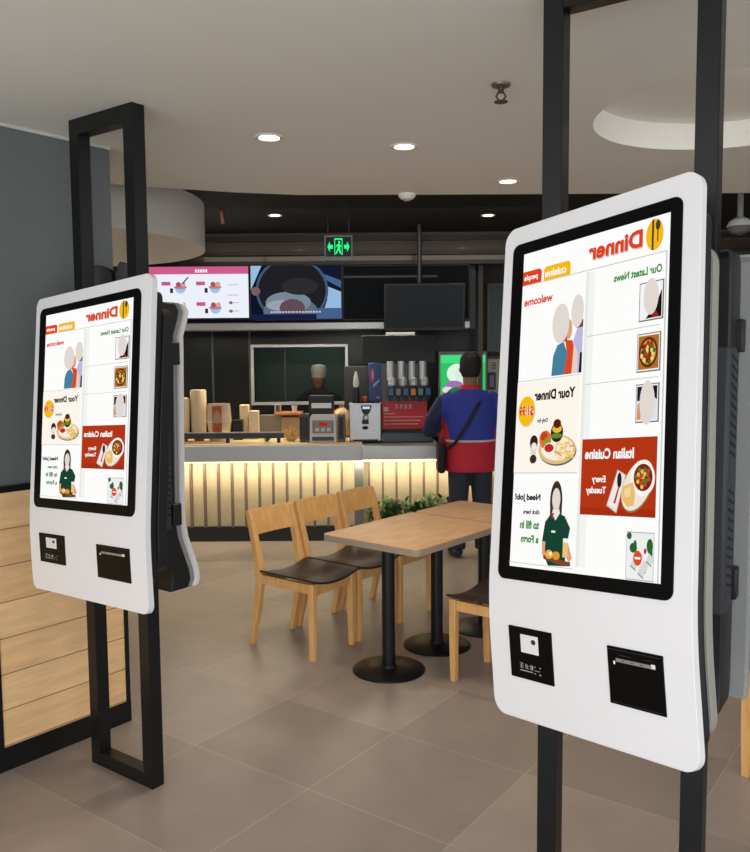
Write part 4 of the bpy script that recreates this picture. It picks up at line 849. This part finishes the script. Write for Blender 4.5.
# ------------------------------------------------------------------ people
def remesh(name, mb, parent, voxel, mats, pick, smooth_it=6):
    o = mb.build(name + '_src'); md = o.modifiers.new('r', 'REMESH'); md.mode = 'VOXEL'; md.voxel_size = voxel; sm = o.modifiers.new('s', 'SMOOTH'); sm.iterations = smooth_it; sm.factor = .5
    bpy.context.view_layer.update(); dg = bpy.context.evaluated_depsgraph_get(); me = bpy.data.meshes.new_from_object(o.evaluated_get(dg)); bpy.data.objects.remove(o)
    me.materials.clear()
    for q in mats: me.materials.append(q)
    for p in me.polygons: p.use_smooth = True; p.material_index = pick(p.center) if pick else 0
    n = bpy.data.objects.new(name, me); C.objects.link(n); n.parent = parent; return n
SKIN = mat('skin', (150, 104, 80), .55); HAIR = mat('black_hair', (14, 13, 13), .6, 0, .3, 60, .5, 120)
NAVY = mat('blue_jacket_cloth', (44, 58, 160), .7, 0, .15, 12, .35, 26); NAVYD = mat('navy_sleeve_cloth', (24, 28, 70), .7, 0, .15, 12, .3, 26); REDC = mat('red_jacket_cloth', (198, 34, 52), .7, 0, .15, 12, .35, 26)
TROU = mat('dark_denim', (42, 46, 60), .8, 0, .2, 14, .35, 24); SHOE = mat('dark_shoes', (32, 34, 44), .6); PIPE = mat('white_piping', (196, 196, 206), .6)
pp = G(470, 548); pr_ = thing('person', 'person seen from behind in a blue and red jacket with a black shoulder bag', 'person', (pp.x - .03, 7.05, 0), radians(4)); pr_.scale = (1.05, 1.0, 1.022)
hs = 1.70 / 1.75
def S(*a): return [tuple(q * hs for q in p) for p in a]
# local: +y is away from camera (facing), x right
b = MB()
b.tube(S((0, 0, .88), (0, 0, 1.0), (0, .0, 1.2), (0, .0, 1.38), (0, .0, 1.45)), [(.15, .1), (.145, .1), (.16, .11), (.17, .1), (.07, .07)], SKIN, 20)
b.tube(S((0, .0, 1.42), (0, .01, 1.5), (0, .02, 1.56)), [.065, .058, .06], SKIN, 16)
for s in (-1, 1):
    b.tube(S((s * .09, 0, .9), (s * .1, .01, .5), (s * .11, 0, .08)), [.085, .055, .04], SKIN, 14); b.tube(S((s * .11, -.05, .03), (s * .115, .06, .03), (s * .12, .15, .025)), [.035, .035, .028], SKIN, 10)
    hx = s * .2
    b.tube(S((s * .17, 0, 1.38), (s * .29, .0, 1.2), (s * .315, .05, 1.09), (s * .24, .27, 1.12), (s * .2, .32, 1.13)), [.05, .045, .04, .03, .028], SKIN, 12)
    for k in range(4):
        b.tube(S((s * (.17 + .018 * k), .33, 1.13), (s * (.17 + .018 * k), .39 + .006 * (k % 3), 1.125), (s * (.17 + .018 * k), .41 + .006 * (k % 3), 1.1)), [.011, .009, .007], SKIN, 8)
    b.tube(S((s * .165, .31, 1.12), (s * .14, .35, 1.12), (s * .14, .375, 1.11)), [.012, .011, .008], SKIN, 8); b.tube(S((s * .2, .3, 1.13), (s * .195, .35, 1.128)), [(.036, .018), (.036, .014)], SKIN, 12)
hd = lambda rs, off, m_: b.lathe([(rs * .25, -.12), (rs * .7, -.09), (rs * .92, -.03), (rs, .03), (rs * .9, .085), (rs * .55, .12), (.0001, .132)], m_, tuple(v * hs for v in off), 20)
hd(.076, (0, .02, 1.63), SKIN)
b.tube(S((0, .095, 1.62), (0, .115, 1.60), (0, .095, 1.585)), [.012, .016, .01], SKIN, 8)
for s in (-1, 1): b.tube(S((s * .076, .02, 1.65), (s * .086, .012, 1.62), (s * .078, .016, 1.59)), [.012, .014, .01], SKIN, 8)
remesh('body', b, pr_, .011, [SKIN], None, 3)
hr = MB(); hr.lathe([(.068, -.075), (.082, -.03), (.09, .03), (.082, .088), (.05, .128), (.0001, .142)], HAIR, tuple(v * hs for v in (0, .0, 1.635)), 24, sy=1.08)
remesh('hair', hr, pr_, .009, [HAIR], None, 2)
j = MB()
j.tube(S((0, .0, .745), (0, .0, .80), (0, .0, .95), (0, .0, 1.1), (0, .0, 1.28), (0, .0, 1.39), (0, .005, 1.45), (0, .005, 1.49)), [(.205, .15), (.208, .15), (.205, .145), (.215, .145), (.225, .14), (.20, .125), (.10, .09), (.075, .078)], NAVY, 28)
for s in (-1, 1): j.tube(S((s * .14, 0, 1.38), (s * .225, .0, 1.33), (s * .31, .0, 1.2), (s * .335, .04, 1.10), (s * .29, .16, 1.09), (s * .23, .29, 1.12)), [.07, .078, .07, .07, .062, .05], NAVYD, 16)
def pick(c):
    z = c.z / hs; x = c.x
    if z > 1.455: return 2
    if abs(x) > .245 or (abs(x) > .215 and c.y > .05): return 1
    if z < 1.005: return 2
    if abs(z - 1.012) < .008: return 3
    if z < 1.2 and abs(x) > .175 + (z - 1.0) * .18: return 2
    return 0
jk = remesh('jacket', j, pr_, .009, [NAVY, NAVYD, REDC, PIPE], pick, 4)
t_ = MB(); t_.tube(S((0, 0, .78), (0, 0, .92)), [(.175, .125), (.17, .12)], TROU, 20)
for s in (-1, 1): t_.tube(S((s * .09, 0, .86), (s * .1, .005, .5), (s * .115, 0, .28), (s * .12, 0, .06)), [.103, .08, .075, .078], TROU, 18)
remesh('trousers', t_, pr_, .011, [TROU], None, 3)
for s in (-1, 1): MB().tube(S((s * .12, -.11, .04), (s * .12, -.06, .05), (s * .125, .05, .045), (s * .13, .14, .03), (s * .13, .18, .025)), [(.03, .03), (.046, .045), (.046, .042), (.044, .03), (.02, .02)], SHOE, 14).build('shoe', pr_)
bag = thing('shoulder_bag', 'black bag with diagonal strap on the customer in the blue jacket', 'bag', (pp.x - .285, 7.03, .86))
MB().box(-.035, .035, -.11, .11, -.13, .12, mat('black_nylon', (18, 18, 22), .7, 0, .2, 20)).build('pouch', bag, bevel=.03)
st = MB(); P = [(.26 + .075, -.02 + .0, 1.44 * hs - .88), (.26 + .06, -.12, 1.40 * hs - .88), (.26 - .04, -.155, 1.22 * hs - .88), (.26 - .15, -.15, 1.05 * hs - .88), (.26 - .23, -.09, .98 * hs - .88), (.0, -.02, .12)]
st.tube([Vector(q) + Vector((0, .0, 0)) for q in P], [(.014, .005)] * 6, mat('black_nylon', (18, 18, 22), .7), 10); st.build('strap', bag)
# cook in the kitchen
ck = W(319, 390, 9.7); wk = thing('person', 'kitchen worker in black with a pale cap, seen through the hatch', 'person', (ck.x, 9.7, 0)); wk.scale = (.965,) * 3
b = MB(); BKC = mat('black_uniform', (20, 22, 26), .8, 0, .2, 10)
b.tube([(0, 0, .85), (0, 0, 1.1), (0, 0, 1.3), (0, .0, 1.4)], [(.15, .1), (.15, .1), (.16, .1), (.06, .06)], SKIN, 18); b.tube([(0, 0, 1.38), (0, -.01, 1.48)], [.055, .055], SKIN, 12)
b.lathe([(.02, -.12), (.055, -.09), (.075, -.03), (.078, .03), (.07, .085), (.04, .12), (.0001, .13)], SKIN, (0, -.02, 1.53), 20)
b.tube([(0, -.09, 1.53), (0, -.11, 1.51), (0, -.09, 1.50)], [.01, .014, .01], SKIN, 8)
for s in (-1, 1):
    b.tube([(s * .09, 0, .9), (s * .1, 0, .5), (s * .1, 0, .06)], [.08, .055, .04], SKIN, 12); b.tube([(s * .1, .03, .03), (s * .1, -.12, .025)], [.035, .03], SKIN, 10); b.tube([(s * .16, 0, 1.34), (s * .25, -.02, 1.1), (s * .2, -.22, 1.02)], [.05, .042, .03], SKIN, 12)
    for k in range(4): b.tube([(s * (.175 + .018 * k), -.22, 1.02), (s * (.175 + .018 * k), -.3, 1.0)], [.01, .008], SKIN, 6)
    b.tube([(s * .17, -.22, 1.02), (s * .14, -.27, 1.01)], [.011, .009], SKIN, 6)
remesh('body', b, wk, .012, [SKIN], None, 3)
j = MB(); j.tube([(0, 0, .8), (0, 0, 1.1), (0, 0, 1.3), (0, 0, 1.38), (0, 0, 1.42)], [(.18, .12), (.19, .13), (.2, .12), (.15, .1), (.07, .07)], BKC, 22)
for s in (-1, 1): j.tube([(s * .12, 0, 1.34), (s * .22, 0, 1.27), (s * .28, -.02, 1.08), (s * .22, -.18, 1.02)], [.06, .066, .06, .045], BKC, 14)
remesh('jacket', j, wk, .012, [BKC], None, 3)
j = MB();
for s in (-1, 1): j.tube([(s * .08, 0, .88), (s * .1, 0, .5), (s * .1, 0, .06)], [.1, .075, .07], BKC, 14)
remesh('trousers', j, wk, .014, [BKC], None, 2)
MB().lathe([(.088, 1.55), (.09, 1.6), (.098, 1.65), (.08, 1.7), (.0001, 1.715)], mat('pale_cap', (190, 184, 170), .7), (0, -.015, 0), 22).build('cap', wk)

# ------------------------------------------------------------------ light
wdn = bpy.data.worlds.new('world'); bpy.context.scene.world = wdn; wdn.use_nodes = True
bg = wdn.node_tree.nodes['Background']; bg.inputs[0].default_value = (.93, .96, 1, 1); bg.inputs[1].default_value = 1.4
def area(name, loc, rot, sx, sy, e, col=(1, 1, 1)):
    L = bpy.data.lights.new(name, 'AREA'); L.shape = 'RECTANGLE'; L.size = sx; L.size_y = sy; L.energy = e; L.color = col
    l = bpy.data.objects.new(name, L); C.objects.link(l); l.location = loc; l.rotation_euler = rot; return l
area('shopfront_daylight', (-1.5, -2.6, 1.5), (radians(90), 0, radians(-12)), 6, 2.3, 112, (.95, .98, 1))
area('counter_fill', (-.2, 6.9, 2.93), (radians(25), 0, 0), 3.6, .5, 18, (1, .88, .7))  # added fill that brightens customer, counter and hood; no fixture here
area('seating_fill', (.4, 4.2, 2.64), (0, 0, 0), 1.6, 1.2, 12, (1, .92, .82))  # added fill panel over the tables to lift the floor, no fixture
area('drum_side_fill', (-6.8, 6.0, 1.3), (0, radians(-90), 0), 2.2, 3.5, 22, (.95, .98, 1))  # unseen fill added to brighten the drum; this wall has no window
area('counter_task_light', (-.9, 7.95, px_z(333, 8.2)), (0, 0, 0), 2.6, .08, 32, (1, .88, .66))
L = bpy.data.lights.new('recess_cove_light', 'POINT'); L.energy = 2.2; L.shadow_soft_size = .02; L.color = (1, .97, .9)
l = bpy.data.objects.new('recess_cove_light', L); C.objects.link(l); l.location = (1.46, 2.93, CEIL + .08)
area('cook_light', (ck.x, 9.5, 2.4), (0, 0, 0), .8, .4, 5, (.85, 1, .9))

sc_ = bpy.context.scene
sc_.view_settings.view_transform = 'Standard'; sc_.view_settings.look = 'None'; sc_.view_settings.exposure = 0; sc_.view_settings.gamma = 1; sc_.view_settings.use_curve_mapping = False
